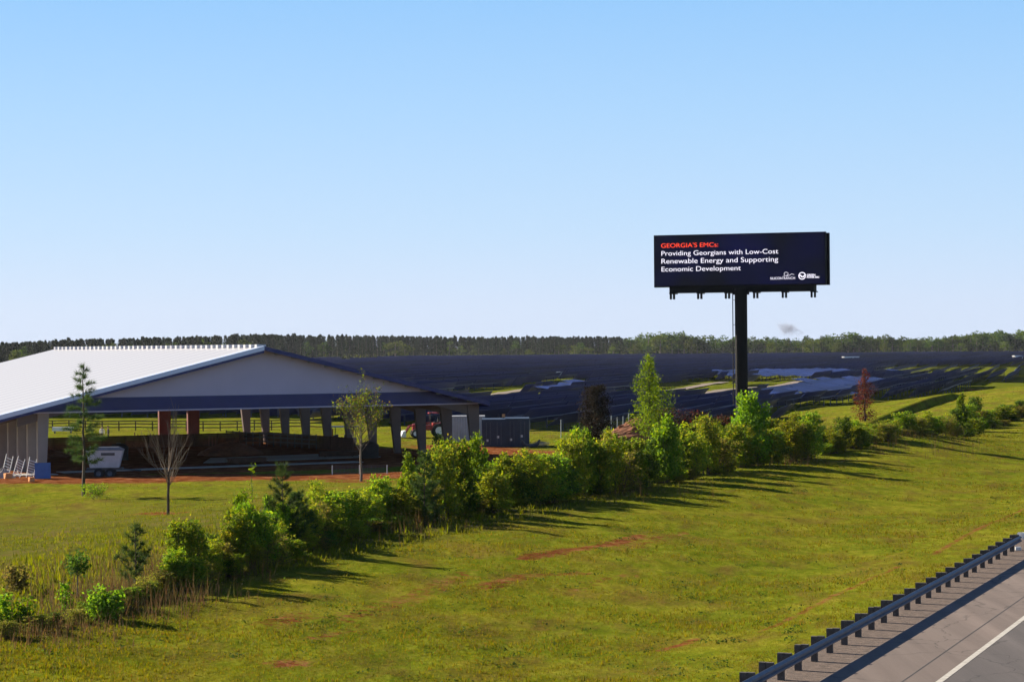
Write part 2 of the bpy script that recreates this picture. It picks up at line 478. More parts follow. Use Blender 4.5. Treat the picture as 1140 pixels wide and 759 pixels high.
def build_ground():
    # columns: tangent of the view angle; rows: log distance
    ta = np.concatenate([np.linspace(-3.5, -.3, 26)[:-1], np.linspace(-.3, .3, 330), np.linspace(.3, 3.5, 26)[1:]])
    yy = np.concatenate([np.linspace(2, 40, 14)[:-1], np.exp(np.linspace(math.log(40), math.log(420), 330))[:-1],
                         np.exp(np.linspace(math.log(420), math.log(15000), 110))])
    nx, ny = len(ta), len(yy)
    X = ta[None, :] * (yy[:, None] + 0.0); Y = np.repeat(yy[:, None], nx, 1)
    Z = H(X, Y)
    q, s = qs(X, Y)
    # soil
    soil = np.zeros_like(X)
    for pts, w, st in STREAKS:
        for a, b in zip(pts[:-1], pts[1:]):
            d = seg_dist(X, Y, a, b)
            soil = np.maximum(soil, .80 * st * np.exp(-(d / (w * 1.5)) ** 2))
    pn = vnoise(X * .16 + 3, Y * .10, 77) + .5 * vnoise(X * .6, Y * .35, 78)
    soil = np.maximum(soil, .62 * sstep(.6, 1.6, pn) * (q > 3) * (q < 22) * (Y < 200) * (X > -22))
    bu, bv = barn_uv(X, Y)
    soil = np.maximum(soil, sstep(-5, -1, bu) * (1 - sstep(BW + 1, BW + 7, bu)) * sstep(-9.0, -7.0, bv) * (1 - sstep(BL + 4, BL + 12, bv)))
    for a, b in zip(TRACK[:-1], TRACK[1:]):
        soil = np.maximum(soil, 1.0 * np.exp(-(seg_dist(X, Y, a, b) / 5.6) ** 4))
    for a, b in zip(SIDE[:-1], SIDE[1:]):
        soil = np.maximum(soil, .95 * np.exp(-(seg_dist(X, Y, a, b) / 7.0) ** 2))
    hp = hit(1088, 434)
    soil = np.maximum(soil, .8 * np.exp(-(((X - hp.x) / 9) ** 2 + ((Y - hp.y) / 16) ** 2)))
    hp2 = hit(1040, 448)
    soil = np.maximum(soil, .5 * np.exp(-(((X - hp2.x) / 9) ** 2 + ((Y - hp2.y) / 14) ** 2)))
    # rough unmown land behind the hedge line
    rough = sstep(22, 26, q) * (1 - sstep(58, 76, q)) * (1 - sstep(260, 300, Y)) * (1 - .75 * sstep(120, 160, Y))
    far = sstep(300, 420, Y)
    me = bpy.data.meshes.new('ground')
    V = np.stack([X, Y, Z], -1).reshape(-1, 3).astype(np.float32)
    idx = np.arange(nx * ny).reshape(ny, nx)
    Fq = np.stack([idx[:-1, :-1], idx[:-1, 1:], idx[1:, 1:], idx[1:, :-1]], -1).reshape(-1, 4)
    me.vertices.add(len(V)); me.vertices.foreach_set('co', V.ravel())
    me.loops.add(Fq.size); me.loops.foreach_set('vertex_index', Fq.ravel().astype(np.int32))
    me.polygons.add(len(Fq))
    me.polygons.foreach_set('loop_start', np.arange(0, Fq.size, 4, dtype=np.int32))
    me.polygons.foreach_set('loop_total', np.full(len(Fq), 4, dtype=np.int32))
    me.polygons.foreach_set('use_smooth', np.ones(len(Fq), dtype=bool))
    for nm, arr in (('soil', soil), ('rough', rough), ('far', far)):
        at = me.attributes.new(nm, 'FLOAT', 'POINT')
        at.data.foreach_set('value', arr.ravel().astype(np.float32))
    me.update(calc_edges=True)
    m = bpy.data.materials.new('ground_grass'); m.use_nodes = True
    nt = m.node_tree; N = nt.nodes; L = nt.links
    b = N['Principled BSDF']; b.inputs['Roughness'].default_value = .95; b.inputs['Specular IOR Level'].default_value = .0
    tc = N.new('ShaderNodeTexCoord')
    def noise(scale, detail=6, rough=.6, vec=None):
        n = N.new('ShaderNodeTexNoise'); n.inputs['Scale'].default_value = scale
        n.inputs['Detail'].default_value = detail; n.inputs['Roughness'].default_value = rough
        L.new(vec if vec else tc.outputs['Object'], n.inputs['Vector']); return n.outputs['Fac']
    def ramp(fac, stops):
        r = N.new('ShaderNodeValToRGB'); cr = r.color_ramp
        while len(cr.elements) < len(stops): cr.elements.new(.5)
        for e, (p, c) in zip(cr.elements, stops):
            e.position = p; e.color = (*c, 1)
        L.new(fac, r.inputs['Fac']); return r.outputs['Color']
    def mixc(f, a, c):
        mx = N.new('ShaderNodeMix'); mx.data_type = 'RGBA'
        if isinstance(f, float): mx.inputs['Factor'].default_value = f
        else: L.new(f, mx.inputs['Factor'])
        L.new(a, mx.inputs['A']); L.new(c, mx.inputs['B']); return mx.outputs['Result']
    def mathn(op, a, c):
        n = N.new('ShaderNodeMath'); n.operation = op; n.use_clamp = True
        for i, v in enumerate((a, c)):
            if isinstance(v, (int, float)): n.inputs[i].default_value = v
            else: L.new(v, n.inputs[i])
        return n.outputs[0]
    def attr(nm):
        a = N.new('ShaderNodeAttribute'); a.attribute_name = nm; return a.outputs['Fac']
    mpg = N.new('ShaderNodeMapping'); mpg.inputs['Rotation'].default_value[2] = math.atan2(U.x, U.y); mpg.inputs['Scale'].default_value = (1.0, .42, 1)
    L.new(tc.outputs['Object'], mpg.inputs['Vector'])
    g1 = ramp(noise(.16, 7, .62), [(.32, (.066, .108, .006)), (.46, (.128, .16, .010)), (.56, (.19, .19, .015)), (.7, (.235, .18, .026))])
    g2 = ramp(noise(1.5, 8, .78, mpg.outputs[0]), [(.34, (.022, .032, .004)), (.5, (.14, .162, .011)), (.66, (.31, .285, .035))])
    grass = mixc(.5, g1, g2)
    # mown stripes of thin thatch
    th = ramp(noise(.5, 8, .72, mpg.outputs[0]), [(.47, (0, 0, 0)), (.66, (1, 1, 1))])
    thc = ramp(noise(5, 4), [(.3, (.075, .045, .014)), (.7, (.18, .115, .03))])
    ths = N.new('ShaderNodeMath'); ths.operation = 'MULTIPLY'; ths.inputs[1].default_value = .8; L.new(th, ths.inputs[0])
    grass = mixc(ths.outputs[0], grass, thc)
    rgh = ramp(noise(.35, 7, .7), [(.32, (.06, .075, .012)), (.5, (.10, .10, .02)), (.62, (.13, .095, .04)), (.72, (.09, .06, .035))])
    ra = mathn('MULTIPLY', attr('rough'), .8)
    col = mixc(ra, grass, rgh)
    fcol = ramp(noise(.05, 5), [(.35, (.09, .115, .008)), (.6, (.13, .14, .012)), (.75, (.15, .12, .04))])
    col = mixc(attr('far'), col, fcol)
    sc = ramp(noise(.9, 7, .7), [(.3, (.07, .018, .007)), (.5, (.17, .055, .02)), (.7, (.34, .16, .075))])
    nz = noise(2.6, 8, .8)
    sm = mathn('ADD', attr('soil'), mathn('MULTIPLY', nz, .9))
    sm = N.new('ShaderNodeMapRange'); sm.inputs['From Min'].default_value = 1.27; sm.inputs['From Max'].default_value = 1.5
    ad = N.new('ShaderNodeMath'); ad.operation = 'MULTIPLY_ADD'; L.new(nz, ad.inputs[0]); ad.inputs[1].default_value = 1.6; L.new(attr('soil'), ad.inputs[2])
    L.new(ad.outputs[0], sm.inputs['Value'])
    col = mixc(sm.outputs[0], col, sc)
    L.new(col, b.inputs['Base Color'])
    bp = N.new('ShaderNodeBump'); bp.inputs['Strength'].default_value = .9; bp.inputs['Distance'].default_value = .12
    hb = N.new('ShaderNodeMath'); hb.operation = 'ADD'; L.new(noise(5.5, 6, .7), hb.inputs[0]); L.new(noise(1.1, 5, .6), hb.inputs[1])
    L.new(hb.outputs[0], bp.inputs['Height']); L.new(bp.outputs['Normal'], b.inputs['Normal'])
    me.materials.append(m)
    o = link('ground', me); tag(o, kind='structure')
    return o
build_ground()

def blades(name, P, hgt, wid, material, lean=.5, nb=3, label=None, cat=None):
    """clumps of nb triangular blades at points P"""
    n = len(P)
    P = np.repeat(P, nb, 0); hgt = np.repeat(hgt, nb) * rng.uniform(.6, 1.15, n * nb)
    wid = np.repeat(wid, nb)
    a = rng.uniform(0, 6.283, n * nb); b = rng.uniform(0, 6.283, n * nb)
    off = np.stack([np.cos(b), np.sin(b), 0 * b], -1) * (hgt * .35)[:, None] * rng.uniform(0, 1, (n * nb, 1))
    base = P + off
    side = np.stack([np.cos(a), np.sin(a), 0 * a], -1) * (wid / 2)[:, None]
    ln = rng.uniform(0, lean, n * nb)
    tip = base + np.stack([np.cos(b) * ln, np.sin(b) * ln, np.ones(n * nb)], -1) * hgt[:, None]
    V = np.stack([base - side - [0, 0, .02], base + side - [0, 0, .02], tip], 1).reshape(-1, 3)
    o = link(name, poly_mesh(name, V, 3, material))
    return o

def leaf_quads(P, size, up=.35, aspect=.62, droop=0.0):
    n = len(P)
    nrm = rng.normal(0, 1, (n, 3)); nrm[:, 2] += up * 2
    nrm /= np.linalg.norm(nrm, axis=1, keepdims=True)
    t = rng.normal(0, 1, (n, 3)); t[:, 2] -= droop
    t -= (t * nrm).sum(1, keepdims=True) * nrm
    t /= np.linalg.norm(t, axis=1, keepdims=True) + 1e-9
    b = np.cross(nrm, t)
    s = (size * rng.uniform(.65, 1.3, n))[:, None]
    fold = nrm * s * .12
    return np.stack([P - t * s * .5, P + b * s * .5 * aspect + fold - t * s * .05, P + t * s * .5, P - b * s * .5 * aspect + fold - t * s * .05], 1).reshape(-1, 3)

def mown_grass():
    # short tufts over the mown bank, denser near the viewer
    N0 = 700000
    u = rng.uniform(0, 1, N0)
    y = 48 * (320 / 48) ** (u ** 1.15)
    x = rng.uniform(-.25, .26, N0) * y
    q, s = qs(x, y)
    keep = (q > .9) & (q < 24.5 + 1.2 * vnoise(x * .5, y * .5, 9))
    cl = vnoise(x * .8, y * .8, 21) + .6 * vnoise(x * 2.3, y * 2.3, 22)
    keep &= (rng.uniform(-1.6, 1.4, N0) < cl)
    for pts, w, st in STREAKS:
        for a, b in zip(pts[:-1], pts[1:]):
            keep &= ~((seg_dist(x, y, a, b) < w * .8) & (rng.uniform(0, 1, N0) < st * .9))
    x, y = x[keep], y[keep]
    P = np.stack([x, y, H(x, y)], -1)
    k = np.clip(y / 120, .7, 2)
    h = rng.gamma(3, .019, len(x)) * (1 + .5 * vnoise(x * .3, y * .3, 5) + .35 * vnoise(x * 1.4, y * 1.4, 6))
    h = np.clip(h * .8, .02, .16)
    o = blades('mown_grass', P, h, (h * .3 + .016) * k, M['grass_blade'], .9, 3)
    tag(o, 'short yellow-green mown grass covering the roadside bank', 'grass', kind='stuff')
mown_grass()

def lawn_weeds():
    # low dark rosettes and clover patches in the lawn
    n = 2600
    y = 48 * (300 / 48) ** rng.uniform(0, 1, n); x = rng.uniform(-.25, .26, n) * y
    q, s = qs(x, y)
    keep = (q > 1.5) & (q < 25) & (rng.uniform(-.8, 1.6, n) < vnoise(x * .22, y * .12, 51))
    x, y = x[keep], y[keep]; n = len(x)
    m = 16; sp = rng.uniform(.10, .38, n)
    X = np.repeat(x, m) + rng.normal(0, 1, n * m) * np.repeat(sp, m); Y = np.repeat(y, m) + rng.normal(0, 1.3, n * m) * np.repeat(sp, m)
    P = np.stack([X, Y, H(X, Y) + rng.uniform(.01, .10, n * m)], -1)
    o = link('lawn_weeds', poly_mesh('lawn_weeds', leaf_quads(P, np.full(len(P), .10), .9), 4, M['leaf_dark']))
    tag(o, 'low dark green weed patches scattered in the mown grass', 'weeds', kind='stuff')

def rough_grass():
    N0 = 200000
    y = 60 * (330 / 60) ** rng.uniform(0, 1, N0)
    x = rng.uniform(-.26, .26, N0) * y
    q, s = qs(x, y)
    bu, bv = barn_uv(x, y)
    keep = (q > 24) & (bv < -8.5) | (q > 24) & (bu > BW + 3)
    keep &= rng.uniform(-1.4, 1.6, N0) < vnoise(x * .4, y * .4, 31) + .4
    for a, b in list(zip(TRACK[:-1], TRACK[1:])): keep &= seg_dist(x, y, a, b) > 6.0
    for a, b in list(zip(SIDE[:-1], SIDE[1:])): keep &= seg_dist(x, y, a, b) > 5.5
    keep &= ((q < 62) | (rng.uniform(0, 1, N0) < .5))
    x, y, q = x[keep], y[keep], q[keep]
    P = np.stack([x, y, H(x, y)], -1)
    tall = .30 + .38 * (1 - sstep(28, 62, q + 5 * vnoise(x * .15, y * .15, 41))) * (1 - sstep(110, 170, y))
    h = rng.gamma(3, .07, len(x)) * tall; h = np.clip(h, .04, .5)
    o = blades('rough_grass', P, h, h * .16 + .02, M['grass_rough'], .6, 4)
    tag(o, 'longer uneven grass in the field between hedge and open building', 'grass', kind='stuff')
rough_grass()
lawn_weeds()

# ------------------------------------------------------------------ road
def ribbon(name, q0, q1, s0, s1, z, m, n=60):
    mb = MB()
    ss = np.linspace(s0, s1, n)
    vs = []; fs = []
    for s in ss:
        vs.append(from_qs(q0, s, z)); vs.append(from_qs(q1, s, z))
    for i in range(n - 1): fs.append((2 * i, 2 * i + 1, 2 * i + 3, 2 * i + 2))
    mb.raw(vs, fs)
    return mb.build(name, m)

def asphalt(name, c1, c2, sc=3.0):
    m = bpy.data.materials.new(name); m.use_nodes = True
    nt = m.node_tree; N = nt.nodes; L = nt.links; b = N['Principled BSDF']
    b.inputs['Roughness'].default_value = .85
    tc = N.new('ShaderNodeTexCoord')
    mp = N.new('ShaderNodeMapping'); mp.inputs['Rotation'].default_value[2] = math.atan2(U.x, U.y)
    mp.inputs['Scale'].default_value = (1.6, .06, 1)
    L.new(tc.outputs['Object'], mp.inputs['Vector'])
    n1 = N.new('ShaderNodeTexNoise'); n1.inputs['Scale'].default_value = 1.0; n1.inputs['Detail'].default_value = 5
    L.new(mp.outputs[0], n1.inputs['Vector'])
    n2 = N.new('ShaderNodeTexNoise'); n2.inputs['Scale'].default_value = 14.0; n2.inputs['Detail'].default_value = 8; n2.inputs['Roughness'].default_value = .8
    L.new(tc.outputs['Object'], n2.inputs['Vector'])
    mm = N.new('ShaderNodeMath'); mm.operation = 'MULTIPLY_ADD'; mm.inputs[1].default_value = .45
    L.new(n2.outputs['Fac'], mm.inputs[0])
    hm = N.new('ShaderNodeMath'); hm.operation = 'MULTIPLY'; hm.inputs[1].default_value = .55
    L.new(n1.outputs['Fac'], hm.inputs[0]); L.new(hm.outputs[0], mm.inputs[2])
    r = N.new('ShaderNodeValToRGB')
    r.color_ramp.elements[0].position = .35; r.color_ramp.elements[1].position = .65
    r.color_ramp.elements[0].color = (*c1, 1); r.color_ramp.elements[1].color = (*c2, 1)
    L.new(mm.outputs[0], r.inputs['Fac'])
    # hairline cracks and sealed joints
    vo = N.new('ShaderNodeTexVoronoi'); vo.feature = 'DISTANCE_TO_EDGE'; vo.inputs['Scale'].default_value = .22
    dn = N.new('ShaderNodeTexNoise'); dn.inputs['Scale'].default_value = .8; dn.inputs['Detail'].default_value = 6
    L.new(tc.outputs['Object'], dn.inputs['Vector'])
    wv = N.new('ShaderNodeVectorMath'); wv.operation = 'MULTIPLY_ADD'; wv.inputs[1].default_value = (1.6, 1.6, 0); L.new(dn.outputs['Color'], wv.inputs[0]); L.new(tc.outputs['Object'], wv.inputs[2])
    L.new(wv.outputs[0], vo.inputs['Vector'])
    cr_ = N.new('ShaderNodeMapRange'); cr_.inputs['From Min'].default_value = .0; cr_.inputs['From Max'].default_value = .008; cr_.inputs['To Min'].default_value = .45; L.new(vo.outputs['Distance'], cr_.inputs['Value'])
    st_ = N.new('ShaderNodeTexNoise'); st_.inputs['Scale'].default_value = .35; st_.inputs['Detail'].default_value = 7; st_.inputs['Roughness'].default_value = .7; L.new(mp.outputs[0], st_.inputs['Vector'])
    sr_ = N.new('ShaderNodeMapRange'); sr_.inputs['From Min'].default_value = .3; sr_.inputs['From Max'].default_value = .7; sr_.inputs['To Min'].default_value = .72; sr_.inputs['To Max'].default_value = 1.12; L.new(st_.outputs['Fac'], sr_.inputs['Value'])
    ml_ = N.new('ShaderNodeMath'); ml_.operation = 'MULTIPLY'; L.new(cr_.outputs[0], ml_.inputs[0]); L.new(sr_.outputs[0], ml_.inputs[1])
    vm_ = N.new('ShaderNodeVectorMath'); vm_.operation = 'SCALE'; L.new(r.outputs['Color'], vm_.inputs[0]); L.new(ml_.outputs[0], vm_.inputs['Scale'])
    L.new(vm_.outputs[0], b.inputs['Base Color'])
    bp = N.new('ShaderNodeBump'); bp.inputs['Strength'].default_value = .3; bp.inputs['Distance'].default_value = .02
    L.new(n2.outputs['Fac'], bp.inputs['Height']); L.new(bp.outputs['Normal'], b.inputs['Normal'])
    return m
M['shoulder'] = asphalt('shoulder', (.13, .096, .08), (.195, .15, .128))
M['lane'] = asphalt('lane', (.07, .058, .055), (.115, .097, .092))
M['seam'] = mat('seam', (.05, .045, .045), .9, var=.4, vscale=3)
lp1 = on_z(1052, 759); lp2 = on_z(1140, 684)
QL = (qs(lp1.x, lp1.y)[0] + qs(lp2.x, lp2.y)[0]) / 2
o = ribbon('gravel_verge', .75, -1.25, -60, 160, .012, M['gravel']); tag(o, kind='structure')
o = ribbon('road_shoulder', -1.0, QL - .1, -60, 400, .018, M['shoulder']); tag(o, kind='structure')
o = ribbon('road', QL - .1, -30, -60, 400, .018, M['lane']); tag(o, kind='structure')
o = ribbon('road_edge_line', QL + .08, QL - .10, -60, 400, .024, M['line_paint']); tag(o, kind='structure')
o = ribbon('road_seam', QL + .95, QL + .91, -60, 400, .023, M['seam']); tag(o, kind='structure')

# ------------------------------------------------------------------ guardrails
def rail_profile():
    # W-beam: (out, up)
    return [(0, -.14), (.05, -.11), (.078, -.085), (.078, -.055), (.02, -.02), (.02, .02), (.078, .055), (.078, .085), (.05, .11), (0, .14)]
def w_beam(mb, pts, zc, nrm_side):
    """pts: list of ground Vectors; profile pushed out towards nrm_side (list of Vectors)"""
    pr = rail_profile(); n = len(pr)
    th = .012
    vs = []; fs = []
    for p, nn in zip(pts, nrm_side):
        for (o_, u_) in pr: vs.append(p + nn * o_ + Vector((0, 0, zc + u_)))
        for (o_, u_) in pr: vs.append(p + nn * (o_ - th) + Vector((0, 0, zc + u_)))
    for i in range(len(pts) - 1):
        for k in range(n - 1):
            a = i * 2 * n + k
            fs.append((a, a + 2 * n, a + 2 * n + 1, a + 1))
            a += n
            fs.append((a + 1, a + 2 * n + 1, a + 2 * n, a))
        for k in (0, n - 1):
            a = i * 2 * n + k
            fs.append((a, a + n, a + 3 * n, a + 2 * n))
    mb.raw(vs, fs)

def guardrail():
    g = empty('guardrail', from_qs(0, 0, 0), 0, 'long galvanised guardrail on dark posts along the road shoulder', 'guardrail')
    inv = -Vector(g.location)
    rt = -LFT
    mb = MB()
    ss = np.arange(-30, RAIL_LEN + .3, 3.81)
    pts = [from_qs(-.30, s, 0) + inv for s in np.append(ss, RAIL_LEN + .25)]
    w_beam(mb, pts, .54, [rt] * len(pts))
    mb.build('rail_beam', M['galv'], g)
    s = -22.0
    while s < RAIL_LEN + .5:
        pm = MB(); base = from_qs(.02, s, 0) + inv
        ang = math.atan2(-U.x, U.y)
        pm.box(base + Vector((0, 0, .33)), (.17, .15, .80 + random.uniform(-.02, .03)), ang + random.uniform(-.06, .06))
        po = pm.build('post', M['post_wood'], g)
        bm_ = MB()
        bm_.box(from_qs(-.175, s, .56) + inv, (.20, .14, .36), ang)
        bm_.build('blockout', M['post_wood'], po)
        s += 1.905
    return g
guardrail()

def guardrail_end():
    base = from_qs(-.05, RAIL_LEN + .8, 0)
    g = empty('guardrail', base, 0, 'short guardrail turning off at the far end with a bright white bent nose', 'guardrail')
    d = Vector((math.cos(R(-4)), math.sin(R(-4)), 0)); nn = Vector((d.y, -d.x, 0))
    mb = MB(); pts = [d * (.35 + k * 1.9) for k in range(8)]
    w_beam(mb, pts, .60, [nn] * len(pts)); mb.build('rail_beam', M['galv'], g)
    mb = MB(); pts = []; nr = []
    for k in range(7):
        a = R(-175 + 29 * k)
        pts.append(Vector((.18 + .30 * math.cos(a + R(90)) * 1.0, .1 + .24 * math.sin(a + R(90)), 0))); nr.append(Vector((math.cos(a), math.sin(a), 0)))
    w_beam(mb, pts, .62, [Vector(n_) * -1 for n_ in nr]); mb.build('end_nose', M['white_paint'], g)
    for k in range(7):
        pm = MB(); pm.box(d * (.5 + 1.9 * k) + Vector((0, .13, .33)), (.16, .16, .82)); pm.build('post', M['post_wood'], g)
    mb = MB(); mb.box(Vector((.05, -.12, .09)), (.24, .2, .14)); mb.build('anchor_foot', M['galv_light'], g)
guardrail_end()

# ------------------------------------------------------------------ the open arena building
def barn_building():
    root = empty('arena_building', barn(BW / 2, 0, BZ), 0, 'large open-sided steel building with white ribbed roof and grey gable over navy band', 'building')
    inv = -np.array(root.location)
    def bp(gx, dy, z): return tuple(np.array(barn(gx, dy, z)) + inv)
    apex_h = 5.25
    RZ = EAVE + apex_h
    HW = BW / 2
    LX = 1.8                 # the left slope runs a little further down
    OV = 1.3                 # roof overhang past the gable
    zr = lambda gx: EAVE + apex_h * (1 - abs(gx - HW) / HW)
    # roof: two slopes as thick sheets + standing seams
    mb = MB()
    th = .12
    for g0, g1 in ((-LX, HW), (HW, BW)):
        top = [bp(g0, -OV, zr(g0)), bp(g1, -OV, zr(g1)), bp(g1, BL, zr(g1)), bp(g0, BL, zr(g0))]
        bot = [(x, y, z - th) for x, y, z in top]
        mb.hexa(bot, top)
    nr = int(BL / .62)
    for i in range(nr // 2 + 1):      # closure blocks along the ridge
        dy = -OV + .75 + 2 * i * (BL + OV - 1.0) / nr
        a = [bp(HW - .45, dy - .22, zr(HW) - .08), bp(HW + .45, dy - .22, zr(HW) - .08), bp(HW + .45, dy + .22, zr(HW) - .08), bp(HW - .45, dy + .22, zr(HW) - .08)]
        mb.hexa(a, [(x, y, z + .30) for x, y, z in a], 0)
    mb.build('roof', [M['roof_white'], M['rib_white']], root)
    # rake trim: pale flashing on top of the overhang, navy face below
    mb = MB()
    for g0, g1 in ((-LX, HW),):
        a = [bp(g0, -OV - .06, zr(g0) + .085), bp(g1, -OV - .06, zr(g1) + .085), bp(g1, -OV + .62, zr(g1) + .085), bp(g0, -OV + .62, zr(g0) + .085)]
        mb.hexa([(x, y, z - .08) for x, y, z in a], a)
    a = [bp(-LX, -OV - .13, zr(-LX) - .30), bp(HW, -OV - .13, zr(HW) - .30), bp(HW, -OV - .02, zr(HW) - .30), bp(-LX, -OV - .02, zr(-LX) - .30)]
    mb.hexa(a, [(x, y, z + .375) for x, y, z in a])
    mb.build('rake_flashing', M['trim_blue'], root)
    mb = MB()
    for g0, g1, lo, hh in ((-LX, HW, .52, .22), (HW, BW, .30, .36)):
        a = [bp(g0, -OV - .10, zr(g0) - lo), bp(g1, -OV - .10, zr(g1) - lo), bp(g1, -OV - .02, zr(g1) - lo), bp(g0, -OV - .02, zr(g0) - lo)]
        mb.hexa(a, [(x, y, z + hh) for x, y, z in a])
    mb.build('rake_trim', M['navy'], root)
    # soffit of the overhang
    # gable panel
    band = 1.05
    def gable(dy, mband, mpan):
        mb = MB()
        zb = EAVE + .02 + band
        gl = HW * (zb - EAVE) / apex_h
        zt = lambda g: zr(g) - .14
        n = 70
        for i in range(n):            # corrugated sheet, one vertical panel after another
            g0 = gl + (BW - 2 * gl) * i / n; g1 = gl + (BW - 2 * gl) * (i + 1) / n
            gm = g0 + (g1 - g0) * .82
            for a, b, off in ((g0, gm, 0), (gm, g1, -.008)):
                mb.quad(bp(a, dy + off, zb), bp(b, dy + off, zb), bp(b, dy + off, max(zb + .001, zt(b))), bp(a, dy + off, max(zb + .001, zt(a))))
        mb.quad(bp(BW - gl, dy + .1, zb), bp(gl, dy + .1, zb), bp(HW, dy + .1, zt(HW)), bp(HW, dy + .1, zt(HW) - .001))
        mb.build('gable_wall', mpan, root)
        mb = MB()
        a = [bp(.55, dy - .07, EAVE - .04), bp(BW - .55, dy - .07, EAVE - .04), bp(BW - .55, dy + .12, EAVE - .04), bp(.55, dy + .12, EAVE - .04)]
        gl2 = gl + .15
        t = [bp(gl2, dy - .07, zb), bp(BW - gl2, dy - .07, zb), bp(BW - gl2, dy + .12, zb), bp(gl2, dy + .12, zb)]
        mb.hexa(a, t)
        mb.build('fascia_band', mband, root)
        mb = MB()
        a = [bp(.5, dy - .10, EAVE - .16), bp(BW - .5, dy - .10, EAVE - .16), bp(BW - .5, dy + .13, EAVE - .16), bp(.5, dy + .13, EAVE - .16)]
        mb.hexa(a, [(x, y, z + .115) for x, y, z in a]); mb.build('drip_edge', M['gable_grey'], root)
    gable(0, M['navy'], M['gable_grey'])
    gable(BL - .4, M['navy'], M['gable_grey'])
    # eave trims
    for g in (-LX, BW):
        mb = MB(); ze = zr(g) - .38
        a = [bp(g - .06, -OV, ze), bp(g + .06, -OV, ze), bp(g + .06, BL, ze), bp(g - .06, BL, ze)]
        mb.hexa(a, [(x, y, z + .24) for x, y, z in a]); mb.build('eave_trim', M['navy'], root)
    # frames: tapered columns + rafters
    def column(g, dy, inward, m, wt=1.25, wb=.62, thick=.36):
        mb = MB(); zt = zr(g) - .3
        g_out = g
        gi_t = g + inward * wt; gi_b = g + inward * wb
        f0, f1 = sorted((g_out, gi_b)); t0, t1 = sorted((g_out, gi_t))
        bot = [bp(f0, dy - thick / 2, BZ - .1), bp(f1, dy - thick / 2, BZ - .1), bp(f1, dy + thick / 2, BZ - .1), bp(f0, dy + thick / 2, BZ - .1)]
        top = [bp(t0, dy - thick / 2, zt), bp(t1, dy - thick / 2, zt), bp(t1, dy + thick / 2, zt), bp(t0, dy + thick / 2, zt)]
        mb.hexa(bot, top)
        mb.build('column', m, root)
    nb = 10
    for i in range(nb + 1):
        dy = .35 + (BL - 1.2) * i / nb
        column(BW - .25, dy, -1, M['steel_grey'])
        mb = MB()
        for (g0, g1) in ((.9, HW), (BW - .9, HW)):
            for k in range(6):
                ga = g0 + (g1 - g0) * k / 6; gb = g0 + (g1 - g0) * (k + 1) / 6
                d0 = 1.15 - .5 * k / 6; d1 = 1.15 - .5 * (k + 1) / 6
                a, b = (ga, gb) if ga < gb else (gb, ga); da, db = (d0, d1) if ga < gb else (d1, d0)
                mb.hexa([bp(a, dy - .1, zr(a) - .3 - da), bp(b, dy - .1, zr(b) - .3 - db), bp(b, dy + .1, zr(b) - .3 - db), bp(a, dy + .1, zr(a) - .3 - da)],
                        [bp(a, dy - .1, zr(a) - .3), bp(b, dy - .1, zr(b) - .3), bp(b, dy + .1, zr(b) - .3), bp(a, dy + .1, zr(a) - .3)])
        mb.build('rafter', M['steel_grey'], root)
    nl = 20
    for i in range(nl + 1):
        dy = .3 + (BL - 1.2) * i / nl
        column(2.6, dy, 1, M['column_tan'], 1.0, .72, .40)
    # purlins under the roof
    mb = MB()
    for k in range(1, 14):
        for sg in (-1, 1):
            g = HW + sg * HW * k / 14
            a = bp(g, -OV + .2, zr(g) - .22); b = bp(g, BL - .2, zr(g) - .22)
            mb.beam(a, b, .08, .18)
    mb.build('purlin', M['purlin'], root)
    # cross bracing rods on the far right wall
    mb = MB()
    for i in (1, 4, 7):
        d0 = .35 + (BL - 1.2) * i / nb; d1 = .35 + (BL - 1.2) * (i + 1) / nb
        mb.tube([bp(BW - .5, d0, EAVE - .5), bp(BW - .5, d1, BZ + 2.8)], .03, 5)
        mb.tube([bp(BW - .5, d1, EAVE - .5), bp(BW - .5, d0, BZ + 2.8)], .03, 5)
    mb.build('brace_rod', M['galv'], root)
    # primer red columns at the far end
    for px in (183, 215):
        P = at_depth(px, 470, 252)
        g, d = barn_uv(P.x, P.y)
        mb = MB(); w = .65
        a = [bp(g - w, d - .2, BZ - .1), bp(g + w, d - .2, BZ - .1), bp(g + w, d + .2, BZ - .1), bp(g - w, d + .2, BZ - .1)]
        zt = zr(g) - .3
        t = [bp(g - w * 1.1, d - .2, zt), bp(g + w * 1.1, d - .2, zt), bp(g + w * 1.1, d + .2, zt), bp(g - w * 1.1, d + .2, zt)]
        mb.hexa(a, t)
        c = mb.build('column', M['primer_red'], root); c['label'] = 'rust-red primed steel column'
barn_building()

def slab(name, pts, z, m, th=.05):
    mb = MB(); n = len(pts)
    vs = [(p[0], p[1], z - th) for p in pts] + [(p[0], p[1], z) for p in pts]
    fs = [tuple(range(n, 2 * n))] + [(i, (i + 1) % n, n + (i + 1) % n, n + i) for i in range(n)]
    mb.raw(vs, fs); o = mb.build(name, m); tag(o, kind='structure'); return o
slab('concrete_path', [barn(-6, -1.5, 0), barn(3.8, -1.5, 0), barn(3.8, -.1, 0), barn(-6, 8, 0)], BZ + .09, M['concrete'])
slab('concrete_path', [barn(5, .6, 0), barn(33, .6, 0), barn(33, 2.6, 0), barn(5, 2.6, 0)], BZ + .10, M['concrete'])
slab('concrete_floor', [barn(21, 9, 0), barn(39, 9, 0), barn(39, 18, 0), barn(25, 17, 0)], BZ + .08, M['concrete'])

